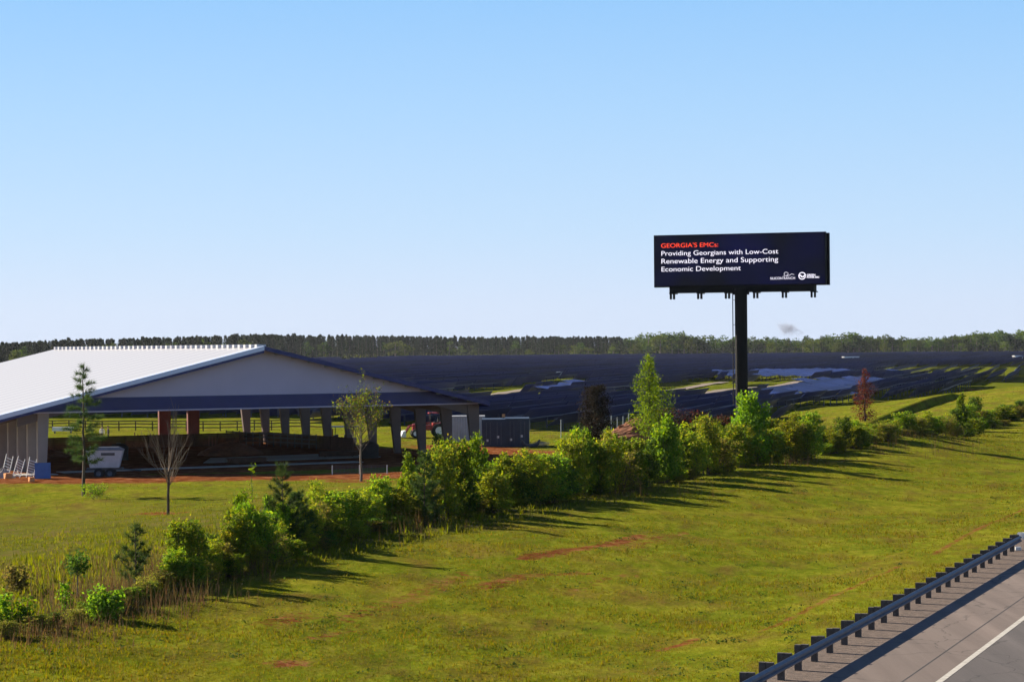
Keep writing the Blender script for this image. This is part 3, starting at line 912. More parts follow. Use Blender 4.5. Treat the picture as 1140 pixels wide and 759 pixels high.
# ------------------------------------------------------------------ billboard
def text_mesh(body, size, bold=0.0, font_scale_x=1.0):
    cu = bpy.data.curves.new('lettering', 'FONT')
    cu.body = body; cu.size = size; cu.offset = bold; cu.fill_mode = 'BOTH' if hasattr(cu, 'fill_mode') else cu.fill_mode
    cu.extrude = 0.004
    ob = bpy.data.objects.new('lettering', cu); COL.objects.link(ob)
    bpy.context.view_layer.update()
    dg = bpy.context.evaluated_depsgraph_get()
    me = bpy.data.meshes.new_from_object(ob.evaluated_get(dg))
    bpy.data.objects.remove(ob); bpy.data.curves.remove(cu)
    return me

def screen_mat():
    m = bpy.data.materials.new('led_screen'); m.use_nodes = True
    nt = m.node_tree; N = nt.nodes; L = nt.links; b = N['Principled BSDF']
    b.inputs['Base Color'].default_value = (.008, .008, .012, 1); b.inputs['Roughness'].default_value = .6
    b.inputs['Specular IOR Level'].default_value = .2
    tc = N.new('ShaderNodeTexCoord'); n = N.new('ShaderNodeTexNoise'); n.inputs['Scale'].default_value = .22; n.inputs['Detail'].default_value = 1.5
    L.new(tc.outputs['Object'], n.inputs['Vector'])
    r = N.new('ShaderNodeValToRGB')
    r.color_ramp.elements[0].position = .38; r.color_ramp.elements[0].color = (.003, .003, .012, 1)
    r.color_ramp.elements[1].position = .68; r.color_ramp.elements[1].color = (.006, .006, .09, 1)
    L.new(n.outputs['Fac'], r.inputs['Fac']); L.new(r.outputs['Color'], b.inputs['Emission Color'])
    b.inputs['Emission Strength'].default_value = .18
    return m
M['led_screen'] = screen_mat()
M['led_white'] = mat('led_white', (.85, .82, .95), .6, emit=.62)
M['led_red'] = mat('led_red', (.95, .06, .015), .6, emit=.7)
for k in ('led_white', 'led_red'):
    b = M[k].node_tree.nodes['Principled BSDF']; b.inputs['Base Color'].default_value = (.01, .01, .01, 1)

def billboard():
    pole_b = Vector((at_depth(826, 470, 195).x, 195.0, 0))
    pole_b.z = Hs(pole_b.x, pole_b.y) - .1
    root = empty('billboard', pole_b, 0, 'tall black single-pole electronic billboard showing white and red lettering on dark blue', 'billboard')
    TL = at_depth(728.5, 263.3, 197.6); TR = at_depth(918, 258.2, 193.2)
    BLc = at_depth(728.5, 319, 197.6); BR = at_depth(918, 315, 193.2)
    ux = (TR - TL); ux.z = 0; Wd = ux.length; ux.normalize()
    zb = (BLc.z + BR.z) / 2; zt = (TL.z + TR.z) / 2; Hh = zt - zb
    ang = math.atan2(ux.y, ux.x)
    fr = empty('tmp'); bpy.data.objects.remove(fr)
    back = Vector((-ux.y, ux.x, 0))
    org = Vector((TL.x, TL.y, zb)) - pole_b        # lower left corner of the screen, in root space
    def P(a, z, d): return org + ux * a + Vector((0, 0, z)) + back * d
    # cabinet
    mb = MB()
    def slabbox(a0, a1, z0, z1, d0, d1, mi=0):
        mb.hexa([P(a0, z0, d0), P(a1, z0, d0), P(a1, z0, d1), P(a0, z0, d1)], [P(a0, z1, d0), P(a1, z1, d0), P(a1, z1, d1), P(a0, z1, d1)], mi)
    slabbox(-.06, Wd + .06, -.06, Hh + .06, .03, .55)
    mb.build('cabinet', M['black_metal'], root)
    # the second face, set at a slight angle behind, its end showing past the right
    mb = MB()
    e0 = P(-.3, 0, 1.0); e1 = P(Wd + .2, 0, 1.0)
    mb.hexa([e0 + Vector((0, 0, -.1)), e1 + Vector((0, 0, -.1)), e1 + back * .4 + Vector((0, 0, -.1)), e0 + back * .4 + Vector((0, 0, -.1))],
            [e0 + Vector((0, 0, Hh)), e1 + Vector((0, 0, Hh)), e1 + back * .4 + Vector((0, 0, Hh)), e0 + back * .4 + Vector((0, 0, Hh))])
    mb.build('rear_cabinet', M['black_metal'], root)
    mb = MB(); slabbox(0, Wd, 0, Hh, 0, .025); scr = mb.build('screen', M['led_screen'], root)
    def put(me, a, z, wid, m, name, hgt=None):
        co = np.zeros(len(me.vertices) * 3); me.vertices.foreach_get('co', co); co = co.reshape(-1, 3)
        mn, mx = co.min(0), co.max(0)
        sx = wid / (mx[0] - mn[0]); sy = sx if hgt is None else sx * hgt
        out = np.zeros_like(co)
        o_ = np.array(org); uxn = np.array(ux); bk = np.array(back)
        out = o_ + uxn * (a + (co[:, :1] - mn[0]) * sx) + np.array([0, 0, 1]) * (z + (co[:, 1:2] - 0) * sy) - bk * (.008 + co[:, 2:3])
        me.vertices.foreach_set('co', out.ravel()); me.materials.clear(); me.materials.append(m); me.update()
        o = link(name, me, scr); return o
    k = Wd / 938.0
    Z = lambda yz, xz: Hh * (1 - (yz - (115 - 25 * (xz - 92) / 938)) / 278.0)
    A = lambda xz: (xz - 92) * k
    put(text_mesh("GEORGIA'S EMCs:", 1, -.004), A(130), Z(180, 130), (448 - 130) * k, M['led_red'], 'lettering', .82)
    put(text_mesh("Providing Georgians with Low-Cost", 1, -.004), A(131), Z(224, 131), (778 - 131) * k, M['led_white'], 'lettering', .82)
    put(text_mesh("Renewable Energy and Supporting", 1, -.004), A(131), Z(268, 131), (777 - 131) * k, M['led_white'], 'lettering', .82)
    put(text_mesh("Economic Development", 1, -.004), A(131), Z(312, 131), (572 - 131) * k, M['led_white'], 'lettering', .82)
    put(text_mesh("SILICON RANCH", 1, .0), A(733), Z(350, 733), (868 - 733) * k, M['led_white'], 'lettering')
    put(text_mesh("GREEN", 1, .03), A(932), Z(329, 932), (978 - 932) * k, M['led_white'], 'lettering')
    put(text_mesh("POWER EMC", 1, .03), A(932), Z(340, 932), (1000 - 932) * k, M['led_white'], 'lettering')
    # line emblem above the left logo lettering: a loop running into a rising ridge line
    mb = MB(); pts = []
    for t in np.linspace(0, 1, 26):
        a = R(-60) + t * R(330); pts.append((820 - 11 * math.cos(a), 318 - 9 * math.sin(a)))
    pts += [(838, 326), (850, 318), (864, 322)]
    pp = [P(A(x), Z(y, x), -.012) for x, y in pts]
    mb.tube(pp, .014, 4); pp = [P(A(x), Z(y, x), -.012) for x, y in [(800, 334), (815, 328), (830, 332)]]; mb.tube(pp, .012, 4)
    mb.build('logo', M['led_white'], scr)
    # round emblem: ring with a mountain stroke
    mb = MB()
    cx, cy, rr = 907, 328, 18
    ring = [P(A(cx + rr * math.cos(a)), Z(cy - rr * math.sin(a), cx), -.012) for a in np.linspace(R(0), R(350), 30)]
    mb.tube(ring, .04, 5)
    st = [(890, 327), (899, 326), (905, 333), (912, 333), (923, 325)]
    mb.tube([P(A(x), Z(y, x), -.012) for x, y in st], .055, 5)
    mb.build('logo', M['led_white'], scr)
    # service platform under the panel
    mb = MB()
    slabbox(A(172), A(968), -.62, -.09, .12, 1.5)
    mb.build('service_box', M['black_metal'], root)
    for xz in (185, 338, 492, 648, 805, 962):
        mb = MB()
        for off in (-9, 9):
            a = A(xz + off)
            slabbox(a - .07, a + .07, -1.16, -.60, .25, .55)
        slabbox(A(xz) - .2, A(xz) + .2, -.70, -.61, -.05, 1.6)
        mb.build('bracket', M['black_metal'], root)
    mb = MB()
    top = zb - pole_b.z - .3
    mb.lathe([(.53, 0), (.53, top), (.0, top)], (0, 0, 0), n=28)
    mb.lathe([(.72, top - .55), (.72, top - .2), (.58, top - .2)], (0, 0, 0), n=28)
    mb.build('pole', M['black_metal'], root, smooth=False)
    mb = MB()
    for sx in (-.2, .2):
        mb.tube([(-.70, sx, 2.5), (-.70, sx, top)], .022, 5)
    for i in range(int((top - 2.6) / .32)):
        mb.tube([(-.70, -.2, 2.6 + .32 * i), (-.70, .2, 2.6 + .32 * i)], .016, 4)
    for i in range(5): mb.tube([(-.72, 0, 3 + i * (top - 4) / 4), (-.5, 0, 3 + i * (top - 4) / 4)], .02, 4)
    mb.build('ladder', M['black_metal'], root)
    return root
billboard()

# ------------------------------------------------------------------ plants
def stem_path(base, tip, n=5, wob=.06):
    base = np.array(base, float); tip = np.array(tip, float)
    L = np.linalg.norm(tip - base)
    pts = []
    for i in range(n + 1):
        t = i / n
        p = base + (tip - base) * t + rng.normal(0, wob * L * .5, 3) * (t * (1 - t) * 2) * np.array((1, 1, .3))
        pts.append(p)
    return pts

def make_bush(name, label, cat, leafm, h, w, nstem=9, nleaf=3200, lsize=.13, columnar=.5, stem_m='bark', group=None, up=.35, at=(0, 0, -50), shoots=4, second=None, hollow=.35):
    """several upright stems with side twigs, leaves clustered along the twigs"""
    root = empty(name, at, 0, label, cat, group)
    mb = MB(); pos = []
    for i in range(nstem):
        a = rng.uniform(0, 6.283); r0 = w * .15 * rng.uniform(0, 1)
        hh = h * (rng.uniform(.55, .95) if i >= shoots else rng.uniform(.9, 1.0))
        r1 = w * .5 * rng.uniform(.15, .85) * (1 - .45 * (hh / h) * columnar)
        b = (r0 * math.cos(a), r0 * math.sin(a), -.1); t = (r1 * math.cos(a), r1 * math.sin(a), hh)
        pts = stem_path(b, t, 5, .12)
        mb.tube(pts, [.028 * h / 3 * (1 - .8 * k / 5) for k in range(6)], 4)
        nt = int(7 + 3 * h)
        for j in range(nt):
            tt = rng.uniform(.12, 1.0); k = min(4, int(tt * 5)); f = tt * 5 - k
            p = pts[k] * (1 - f) + pts[k + 1] * f
            a2 = rng.uniform(0, 6.283); ln = w * rng.uniform(.16, .42) * (1.05 - .75 * tt * columnar - .15 * tt)
            q = p + np.array((math.cos(a2) * ln, math.sin(a2) * ln, ln * rng.uniform(.1, .9)))
            if q[2] > h * 1.02: q[2] = h * 1.02 * rng.uniform(.9, 1)
            if j % 2 == 0: mb.tube([p, q], [.011, .004], 3, cap=False)
            m = max(3, int(nleaf / (nstem * nt)))
            u = rng.uniform(hollow, 1.1, m)[:, None]
            pos.append(p + (q - p) * u + rng.normal(0, lsize * .75, (m, 3)))
    pos = np.concatenate(pos)
    pos = pos[pos[:, 2] > .03]
    sz = np.full(len(pos), lsize)
    mb.build('stem', M[stem_m], root)
    V = leaf_quads(pos, sz, up)
    if second:
        mi = (rng.uniform(0, 1, len(pos)) < second[1]).astype(np.int32)
        link('foliage', poly_mesh('foliage', V, 4, [M[leafm], M[second[0]]], mi), root)
    else:
        link('foliage', poly_mesh('foliage', V, 4, M[leafm]), root)
    return root

def needles(P, dirs, n_per, ln, wid):
    """tufts of needles at points P around directions dirs"""
    n = len(P)
    Pp = np.repeat(P, n_per, 0); D = np.repeat(dirs, n_per, 0) + rng.normal(0, .62, (n * n_per, 3))
    D /= np.linalg.norm(D, axis=1, keepdims=True)
    L_ = (ln * rng.uniform(.6, 1.15, n * n_per))[:, None]
    s = np.cross(D, rng.normal(0, 1, (n * n_per, 3))); s /= np.linalg.norm(s, axis=1, keepdims=True) + 1e-9
    s *= wid / 2
    return np.stack([Pp - s, Pp + s, Pp + D * L_], 1).reshape(-1, 3)

def make_pine(name, label, h, nbr, ln_b, group=None, at=(0, 0, -50), bare_low=.1, tuft=14, nl=.28, cat='pine tree', trunk_r=.09, upsweep=.7, dens=1.0):
    root = empty(name, at, 0, label, cat, group)
    mb = MB()
    tp = stem_path((0, 0, -.15), (rng.normal(0, .06), rng.normal(0, .06), h), 8, .02)
    mb.tube(tp, [trunk_r * (1 - .85 * k / 8) for k in range(9)], 7)
    pts = []; dr = []
    for i in range(nbr):
        t = bare_low + (1 - bare_low) * (i + rng.uniform(0, 1)) / nbr
        k = min(7, int(t * 8)); f = t * 8 - k
        p = tp[k] * (1 - f) + tp[k + 1] * f
        a = i * 2.4 + rng.uniform(-.5, .5)
        L_ = ln_b * (1.08 - t) ** .8 * rng.uniform(.6, 1.15) + .1
        d = np.array((math.cos(a), math.sin(a), upsweep * rng.uniform(.35, 1.2)))
        q = p + d * L_
        mid = (p + q) / 2 - np.array((0, 0, .08 * L_))
        mb.tube([p, mid, q], [.022, .015, .007], 4, cap=False)
        m = max(3, int(7 * dens * L_ / (ln_b * .6)))
        for u in np.linspace(.2, 1.0, m):
            pts.append(p + (q - p) * u + rng.normal(0, .05, 3)); dd = d * np.array((1, 1, .7)) + np.array((0, 0, .35)); dr.append(dd / np.linalg.norm(dd))
    for z in np.linspace(.9, 1.0, 4):
        pts.append(np.array(tp[8]) * 1.0 - np.array((0, 0, (1 - z) * h * .8))); dr.append(np.array((0, 0, 1.0)))
    mb.build('trunk', M['bark'], root)
    V = needles(np.array(pts), np.array(dr), tuft, nl, .022)
    link('crown', poly_mesh('crown', V, 3, M['needle']), root)
    return root

def grow(mb, p, d, L_, r, depth, leafpts, spread=.6, upb=.25, nch=(3, 4), ratio=.68, minr=.006, kink=.12, sides=5):
    n = 4; pts = [np.array(p)]; dd = np.array(d, float)
    for i in range(n):
        dd = dd + rng.normal(0, kink, 3) + np.array((0, 0, upb * .25)); dd /= np.linalg.norm(dd)
        pts.append(pts[-1] + dd * L_ / n)
    mb.tube(pts, [max(minr, r * (1 - .45 * k / n)) for k in range(n + 1)], max(3, sides), cap=False)
    if depth <= 0:
        leafpts.extend(pts[1:]); return
    leafpts.append(pts[-1])
    m = int(rng.integers(nch[0], nch[1] + 1))
    for j in range(m):
        t = rng.uniform(.3, 1.0) if j else 1.0
        k = min(n - 1, int(t * n)); f = t * n - k
        b = pts[k] * (1 - f) + pts[k + 1] * f
        a = rng.uniform(0, 6.283)
        side = np.array((math.cos(a), math.sin(a), 0)); side = side - dd * (side @ dd)
        nd = dd + side * spread * rng.uniform(.6, 1.3) + np.array((0, 0, upb)); nd /= np.linalg.norm(nd)
        grow(mb, b, nd, L_ * ratio * rng.uniform(.75, 1.15), r * .55, depth - 1, leafpts, spread, upb, nch, ratio, minr, kink, sides - 1)

def conical_tree(name, label, at, h, w, leafm, nleaf, lsize, cat='tree', zlow=.12, irregular=.35, group=None, barkm='bark', pw=.8):
    """central trunk, ascending limbs, leaves along the limbs: airy cone"""
    root = empty(name, at, rng.uniform(0, 6), label, cat, group)
    mb = MB(); tp = stem_path((0, 0, -.15), (rng.normal(0, .1), rng.normal(0, .1), h), 8, .03)
    mb.tube(tp, [.022 * h * (1 - .88 * k / 8) for k in range(9)], 7)
    nb = int(26 + 4 * h); pos = []
    for i in range(nb):
        t = zlow + (1 - zlow) * (i + .5) / nb
        k = min(7, int(t * 8)); f = t * 8 - k; p = tp[k] * (1 - f) + tp[k + 1] * f
        a = i * 2.4 + rng.uniform(-.6, .6)
        L_ = w * .5 * (1.04 - t) ** pw * rng.uniform(1 - irregular, 1 + irregular * .6) * min(1, .5 + 2.2 * (t - zlow + .12))
        q = p + np.array((math.cos(a), math.sin(a), rng.uniform(.45, 1.0))) * L_
        q[2] = min(q[2], h)
        mb.tube([p, (p + q) / 2 - np.array((0, 0, .06 * L_)), q], [.02, .012, .005], 4, cap=False)
        m = max(5, int(nleaf / nb * (L_ / (w * .3))))
        u = rng.beta(1.6, 1.1, m)[:, None]
        pos.append(p + (q - p) * u + rng.normal(0, 1, (m, 3)) * (lsize * .6 + .16 * L_ * .5))
    pos = np.concatenate(pos)
    mb.build('trunk', M[barkm], root)
    link('crown', poly_mesh('crown', leaf_quads(pos, np.full(len(pos), lsize)), 4, M[leafm]), root)
    return root

# thin young pine in front of the building
p = hit(93, 552)
hpx = (552 - 408) / px_m(p)
r_ = make_pine('pine_tree', 'tall thin young pine with drooping clumps in front of the open building', hpx, 36, 2.1, None, p, .25, 34, .46, 'pine tree', .14, .15, 1.6)
# bare tree
def bare_tree():
    p = hit(187, 573); h = (573 - 440) / px_m(p)
    root = empty('bare_tree', p, .4, 'leafless pale young tree in a red mulch ring before the building', 'tree')
    mb = MB(); lp = []
    hh = h * .36
    tp = stem_path((0, 0, -.1), (.05, 0, hh), 4, .02)
    mb.tube(tp, [.10, .085, .08, .075, .07], 7)
    mb.build('trunk', M['bark'], root)
    mb = MB()
    for i in range(13):
        z = hh * rng.uniform(.62, 1.0); a = i * 2.4
        tilt = .9 if i < 8 else .45
        d = np.array((math.cos(a) * tilt, math.sin(a) * tilt, .75)); d /= np.linalg.norm(d)
        grow(mb, (tp[-1][0] * z / hh, 0, z), d, h * .26 * rng.uniform(.7, 1.1), .026, 2, lp, .42, .28, (2, 4), .72, .006, .09, 5)
    for i in range(3):
        d = np.array((rng.normal(0, .12), rng.normal(0, .12), 1)); d /= np.linalg.norm(d)
        grow(mb, (tp[-1][0], 0, hh), d, h * .32, .034, 2, lp, .35, .2, (3, 4), .65, .006, .07, 5)
    mb.build('branch', M['bark_pale'], root)
bare_tree()
def sparse_tree():
    p = hit(402, 535.5); h = (535.5 - 418) / px_m(p)
    root = empty('leafy_tree', p, 0, 'young oval tree with sparse small olive leaves in front of the dark building opening', 'tree')
    mb = MB(); lp = []
    tp = stem_path((0, 0, -.1), (.03, 0, h * .55), 5, .02)
    mb.tube(tp, [.12, .10, .09, .075, .06, .05], 7)
    for i in range(26):
        z = h * (.27 + .30 * i / 26); a = i * 2.4
        wdt = .85 - .3 * (i / 26)
        d = np.array((math.cos(a) * wdt, math.sin(a) * wdt, .72 + .5 * i / 26)); d /= np.linalg.norm(d)
        k = min(4, int(z / (h * .55) * 5))
        grow(mb, tp[k] * [1, 1, 0] + np.array((0, 0, z)), d, h * .215 * rng.uniform(.8, 1.2), .03, 2, lp, .5, .3, (2, 3), .7, .006, .1, 4)
    for i in range(5):
        d = np.array((rng.normal(0, .16), rng.normal(0, .16), 1)); grow(mb, (0.03, 0, h * .55), d, h * .2, .03, 2, lp, .35, .2, (2, 3), .62, .006, .08, 4)
    mb.build('trunk', M['bark_grey'], root)
    lp = np.array(lp)
    lp = lp[(lp[:, 2] < h * .80) | (rng.uniform(0, 1, len(lp)) < .25)]
    rep = np.repeat(lp, 4, 0) + rng.normal(0, .13, (len(lp) * 4, 3))
    rep = rep[rng.uniform(0, 1, len(rep)) < .9]
    mi_ = (rng.uniform(0, 1, len(rep)) < .55).astype(np.int32)
    link('crown', poly_mesh('crown', leaf_quads(rep, np.full(len(rep), .16)), 4, [M['leaf_olive'], M['leaf_green']], mi_), root)
sparse_tree()

def tree_at(fn, px, pyb, pyt, D, **kw):
    P = at_depth(px, pyb, D); P.z = Hs(P.x, P.y)
    top = at_depth(px, pyt, D).z
    return P, top - P.z
P, h = tree_at(None, 663, 478, 431, 236)
r_ = conical_tree('copper_tree', 'dense dark copper-leaved tree standing behind the hedge near the wire fence', P, h, h * .62, 'leaf_copper', 9000, .17, zlow=.04, irregular=.25, pw=.38)
P, h = tree_at(None, 724, 470, 396, 205)
r_ = conical_tree('young_poplar', 'tall airy bright yellow-green young tree rising from the hedge left of the billboard pole', P, h, h * .58, 'leaf_bright', 6500, .18, zlow=.04, irregular=.6, pw=.75)
P, h = tree_at(None, 963, 466, 411, 250)
r_ = conical_tree('red_maple', 'slender red-leaved tree in front of the blue solar panels', P, h, h * .46, 'leaf_red', 3400, .15, zlow=.14, irregular=.45, pw=.7)

# hedge: prototypes are hedge members themselves, later members are copies
HEDGE = 'bushes in the overgrown hedge along the bank'
KIND = {
 'green':  dict(label='mid-green leafy bush in the dense hedge along the mown bank', leafm='leaf_green', second=('leaf_yellow', .25), lsize=.15, nleaf=4200, columnar=.7),
 'yellow': dict(label='yellow-green small-leaved bush in the dense hedge along the mown bank', leafm='leaf_yellow', second=('leaf_green', .3), lsize=.13, nleaf=4800, columnar=.7),
 'bright': dict(label='bright green pointed sapling rising out of the hedge along the mown bank', leafm='leaf_bright', second=('leaf_green', .4), lsize=.17, nleaf=3600, columnar=.95),
 'dark':   dict(label='dark green pointed bush in the hedge along the mown bank', leafm='leaf_dark', second=('leaf_green', .25), lsize=.14, nleaf=4200, columnar=.9),
 'olive':  dict(label='olive brown twiggy bush in the hedge along the mown bank', leafm='leaf_olive', second=('leaf_yellow', .3), lsize=.12, nleaf=3800, columnar=.5),
}
PROTO = {}
CNT = {}
def hedge_plant(kind, px, pyb, pyt, wpx, back=0.0):
    b = hit(px, pyb)
    if back or True:
        k_ = float(np.interp(px, [150, 340, 420], [1.025, 1.05, 1.085])) + back * .009
        b = Vector((b.x * k_, b.y * k_, 0)); b.z = Hs(b.x, b.y)
    sc = px_m(b)
    _, py0, _ = project(np.array(b)); h = .99 * (float(py0) - pyt) / sc * rng.uniform(.9, 1.06); w = .95 * wpx / sc
    variant = (kind, CNT.get(kind, 0) % 3); CNT[kind] = CNT.get(kind, 0) + 1
    K = KIND[kind]
    if variant not in PROTO:
        o = make_bush('hedge_bush', K['label'], 'bush', K['leafm'], 3.0, 2.6, nstem=9 + 2 * variant[1], nleaf=int(K['nleaf'] * 1.3), lsize=K['lsize'],
                      columnar=K['columnar'], group=HEDGE, second=K['second'], shoots=3 + variant[1], hollow=.5)
        PROTO[variant] = o
    else:
        o = copy_thing(PROTO[variant], (0, 0, 0), 0, (1, 1, 1), K['label'], 'bush', HEDGE)
    o.location = b; o.rotation_euler = (0, 0, rng.uniform(0, 6.28)); o.scale = (w / 2.6, w / 2.6, max(.5, h) / 3.0)
    return o
# (kind, x, base y, top y, width) read off the photograph
HP = [('green', 207, 663, 584, 58), ('bright', 222, 657, 579, 40), ('olive', 245, 655, 606, 50), ('green', 262, 648, 566, 54), ('bright', 272, 640, 541, 44), ('green', 290, 640, 566, 56),
      ('olive', 300, 640, 590, 60), ('bright', 268, 645, 560, 40), ('dark', 297, 628, 553, 36), ('yellow', 340, 622, 548, 62), ('olive', 327, 628, 585, 52), ('yellow', 362, 617, 545, 60), ('yellow', 352, 611, 534, 36), ('green', 385, 612, 544, 66),
      ('yellow', 408, 608, 538, 64), ('green', 424, 604, 532, 50), ('yellow', 442, 602, 540, 66), ('bright', 452, 596, 505, 40), ('olive', 470, 596, 536, 56), ('green', 462, 598, 528, 46),
      ('yellow', 492, 594, 499, 62), ('green', 505, 590, 490, 58), ('dark', 520, 590, 520, 60), ('bright', 535, 584, 486, 40), ('yellow', 548, 586, 512, 66), ('green', 568, 580, 507, 62), ('dark', 578, 579, 520, 56),
      ('yellow', 596, 577, 500, 64), ('green', 612, 574, 503, 60), ('dark', 628, 572, 505, 60), ('yellow', 640, 568, 482, 56), ('bright', 652, 566, 478, 48), ('green', 662, 565, 490, 62), ('yellow', 678, 562, 476, 54),
      ('olive', 690, 560, 500, 60), ('bright', 690, 557, 486, 30), ('green', 704, 557, 488, 54), ('dark', 722, 554, 486, 50), ('bright', 738, 552, 456, 46), ('green', 742, 550, 470, 56), ('dark', 756, 546, 484, 44),
      ('yellow', 772, 546, 470, 58), ('yellow', 785, 543, 461, 46), ('olive', 800, 541, 484, 56), ('green', 812, 539, 476, 52), ('yellow', 826, 536, 470, 54), ('bright', 838, 534, 432, 62), ('green', 848, 532, 462, 60),
      ('dark', 862, 528, 480, 46), ('yellow', 878, 526, 456, 40), ('olive', 886, 525, 470, 46), ('green', 902, 522, 457, 40), ('dark', 912, 519, 476, 40), ('dark', 937, 516, 462, 34), ('olive', 926, 518, 486, 36), ('yellow', 950, 514, 474, 34),
      ('olive', 964, 510, 476, 36), ('green', 980, 508, 470, 34), ('yellow', 992, 507, 464, 38), ('green', 1006, 504, 460, 36), ('olive', 1020, 501, 464, 38), ('yellow', 1030, 498, 458, 30), ('green', 1042, 495, 462, 32), ('olive', 1050, 493, 464, 34),
      ('dark', 1064, 489, 452, 22), ('bright', 1071, 488, 433, 22), ('dark', 1087, 484, 441, 28), ('green', 1098, 484, 455, 28), ('olive', 1110, 481, 456, 28), ('dark', 1122, 479, 448, 30), ('dark', 1134, 478, 446, 26), ('green', 1148, 478, 452, 30), ('green', 1080, 487, 452, 30), ('olive', 1092, 485, 458, 30), ('yellow', 1104, 483, 455, 30), ('green', 1116, 481, 452, 30), ('yellow', 1128, 480, 454, 30), ('olive', 1140, 479, 452, 30), ('yellow', 1056, 492, 460, 30), ('green', 1036, 498, 462, 32), ('yellow', 1014, 504, 466, 34), ('olive', 986, 509, 470, 34), ('green', 958, 514, 474, 36), ('yellow', 930, 519, 474, 38), ('green', 895, 525, 468, 42)]
for hp_ in HP: hedge_plant(*hp_)
for hp_ in [('green', 196, 668, 606, 46), ('olive', 214, 660, 600, 52), ('yellow', 232, 656, 596, 52), ('dark', 238, 648, 590, 46), ('yellow', 254, 648, 584, 54), ('green', 282, 640, 572, 58), ('yellow', 304, 634, 574, 58), ('bright', 311, 630, 562, 40), ('green', 322, 628, 566, 58), ('olive', 346, 620, 560, 60),
           ('green', 372, 614, 548, 62), ('olive', 180, 674, 634, 44), ('green', 166, 678, 646, 36), ('yellow', 188, 668, 628, 40), ('olive', 140, 686, 656, 40), ('green', 205, 668, 620, 60), ('yellow', 128, 690, 668, 40), ('dark', 60, 706, 684, 40), ('olive', 38, 712, 690, 44), ('green', 98, 696, 672, 36), ('green', 150, 682, 652, 38), ('yellow', 118, 694, 670, 44), ('olive', 84, 702, 680, 40), ('yellow', 174, 674, 640, 42), ('olive', 6, 720, 694, 40), ('green', -8, 716, 676, 36), ('yellow', 46, 712, 686, 34), ('olive', 158, 680, 640, 36)]: hedge_plant(*hp_)
# low skirt of the hedge on the bank side, and a second rank behind
for i in range(64):
    px = 200 + i * 14.8 + rng.uniform(-6, 6)
    yb = np.interp(px, [200, 340, 500, 640, 760, 860, 1000, 1140], [668, 628, 593, 569, 548, 529, 506, 479])
    wpx = np.interp(px, [200, 1140], [52, 26])
    hedge_plant(['green', 'yellow', 'olive', 'dark'][i % 4], px, yb, yb - wpx * rng.uniform(.62, .9), wpx)
for i in range(34):
    px = 330 + i * 23 + rng.uniform(-7, 7)
    yb = np.interp(px, [330, 500, 640, 760, 860, 1000, 1140], [622, 589, 566, 545, 526, 503, 478])
    yt = np.interp(px, [330, 400, 500, 640, 760, 860, 1000, 1140], [566, 560, 525, 505, 490, 480, 470, 458]) + rng.uniform(-6, 10)
    hedge_plant(['yellow', 'green', 'olive', 'green'][i % 4], px, yb, yt, np.interp(px, [330, 1140], [64, 30]), 1.6)

# young pines standing in the hedge
def hedge_pine(px, pyb, pyt, D=None, lab='', ln=1.0, nbr=26, tuft=20, **kw):
    b = hit(px, pyb); k_ = 1.075 if px > 250 else 1.0; b = Vector((b.x * k_, b.y * k_, 0)); b.z = Hs(b.x, b.y)
    h = at_depth(px, pyt, b.y).z - b.z
    make_pine('young_pine', lab, h, nbr, ln, None, b, .08, int(tuft * 1.8), .26, 'pine tree', .05, .9, 1.2)
hedge_pine(317, 634, 520, lab='young pine with upswept branches at the left end of the hedge', ln=.95)
hedge_pine(330, 630, 552, lab='small dark pine beside the taller upswept young pine', ln=.75)
hedge_pine(473, 600, 507, lab='dull green young pine in the hedge in front of the right columns', ln=.8)
hedge_pine(151, 660, 586, lab='small thin pine among the reddish weeds left of the hedge', ln=.7, nbr=16, tuft=12)

# lone saplings on the rough ground at the left
def sapling(px, pyb, pyt, wpx, label, leafm, lsize=.15, nleaf=420, nstem=3, columnar=.8, name='sapling'):
    b = hit(px, pyb); sc = px_m(b)
    make_bush(name, label, 'sapling', leafm, (pyb - pyt) / sc, wpx / sc, nstem, nleaf, lsize, columnar, at=b, shoots=2)
def lollipop(px, pyb, pyt, wpx):
    b = hit(px, pyb); sc = px_m(b); h = (pyb - pyt) / sc; w = wpx / sc
    root = empty('sapling', b, 0, 'small round-headed dark sapling on a bare thin stem', 'sapling')
    mb = MB(); mb.tube(stem_path((0, 0, -.1), (.02, 0, h * .8), 4, .02), [.03, .026, .022, .018, .012], 5)
    pos = []
    for i in range(12):
        a = i * 2.4; z = h * (.5 + .3 * i / 12)
        q = np.array((math.cos(a) * w * .38, math.sin(a) * w * .38, z + h * .14)); p0 = np.array((0, 0, z)); mb.tube([p0, q], [.012, .005], 3)
        pos.append(p0 + (q - p0) * rng.uniform(.3, 1.15, (34, 1)) + rng.normal(0, .09, (34, 3)))
    mb.build('stem', M['bark_grey'], root)
    pos = np.concatenate(pos)
    link('foliage', poly_mesh('foliage', leaf_quads(pos, np.full(len(pos), .13)), 4, M['leaf_dark']), root)
lollipop(86, 672, 612, 26)
sapling(73, 682, 650, 14, 'little bright sapling with upright leaves beside the round-headed sapling', 'leaf_bright', .13, 260, 2)
sapling(28, 702, 668, 28, 'leafy green sapling at the foot of the bank at far left', 'leaf_bright', .14, 700, 4)
sapling(6, 700, 664, 18, 'leafy sapling cut by the left picture edge', 'leaf_green', .14, 520, 3)
sapling(116, 690, 655, 46, 'low green bush among orange-brown weeds left of the hedge', 'leaf_green', .13, 1400, 7, .4)
sapling(18, 660, 632, 36, 'scrubby low olive bush in the rough field at far left', 'leaf_olive', .12, 900, 6, .3)
sapling(281, 560, 517, 9, 'single tall whip-like sapling with a tuft of leaves above the hedge', 'leaf_bright', .16, 90, 1, .9)
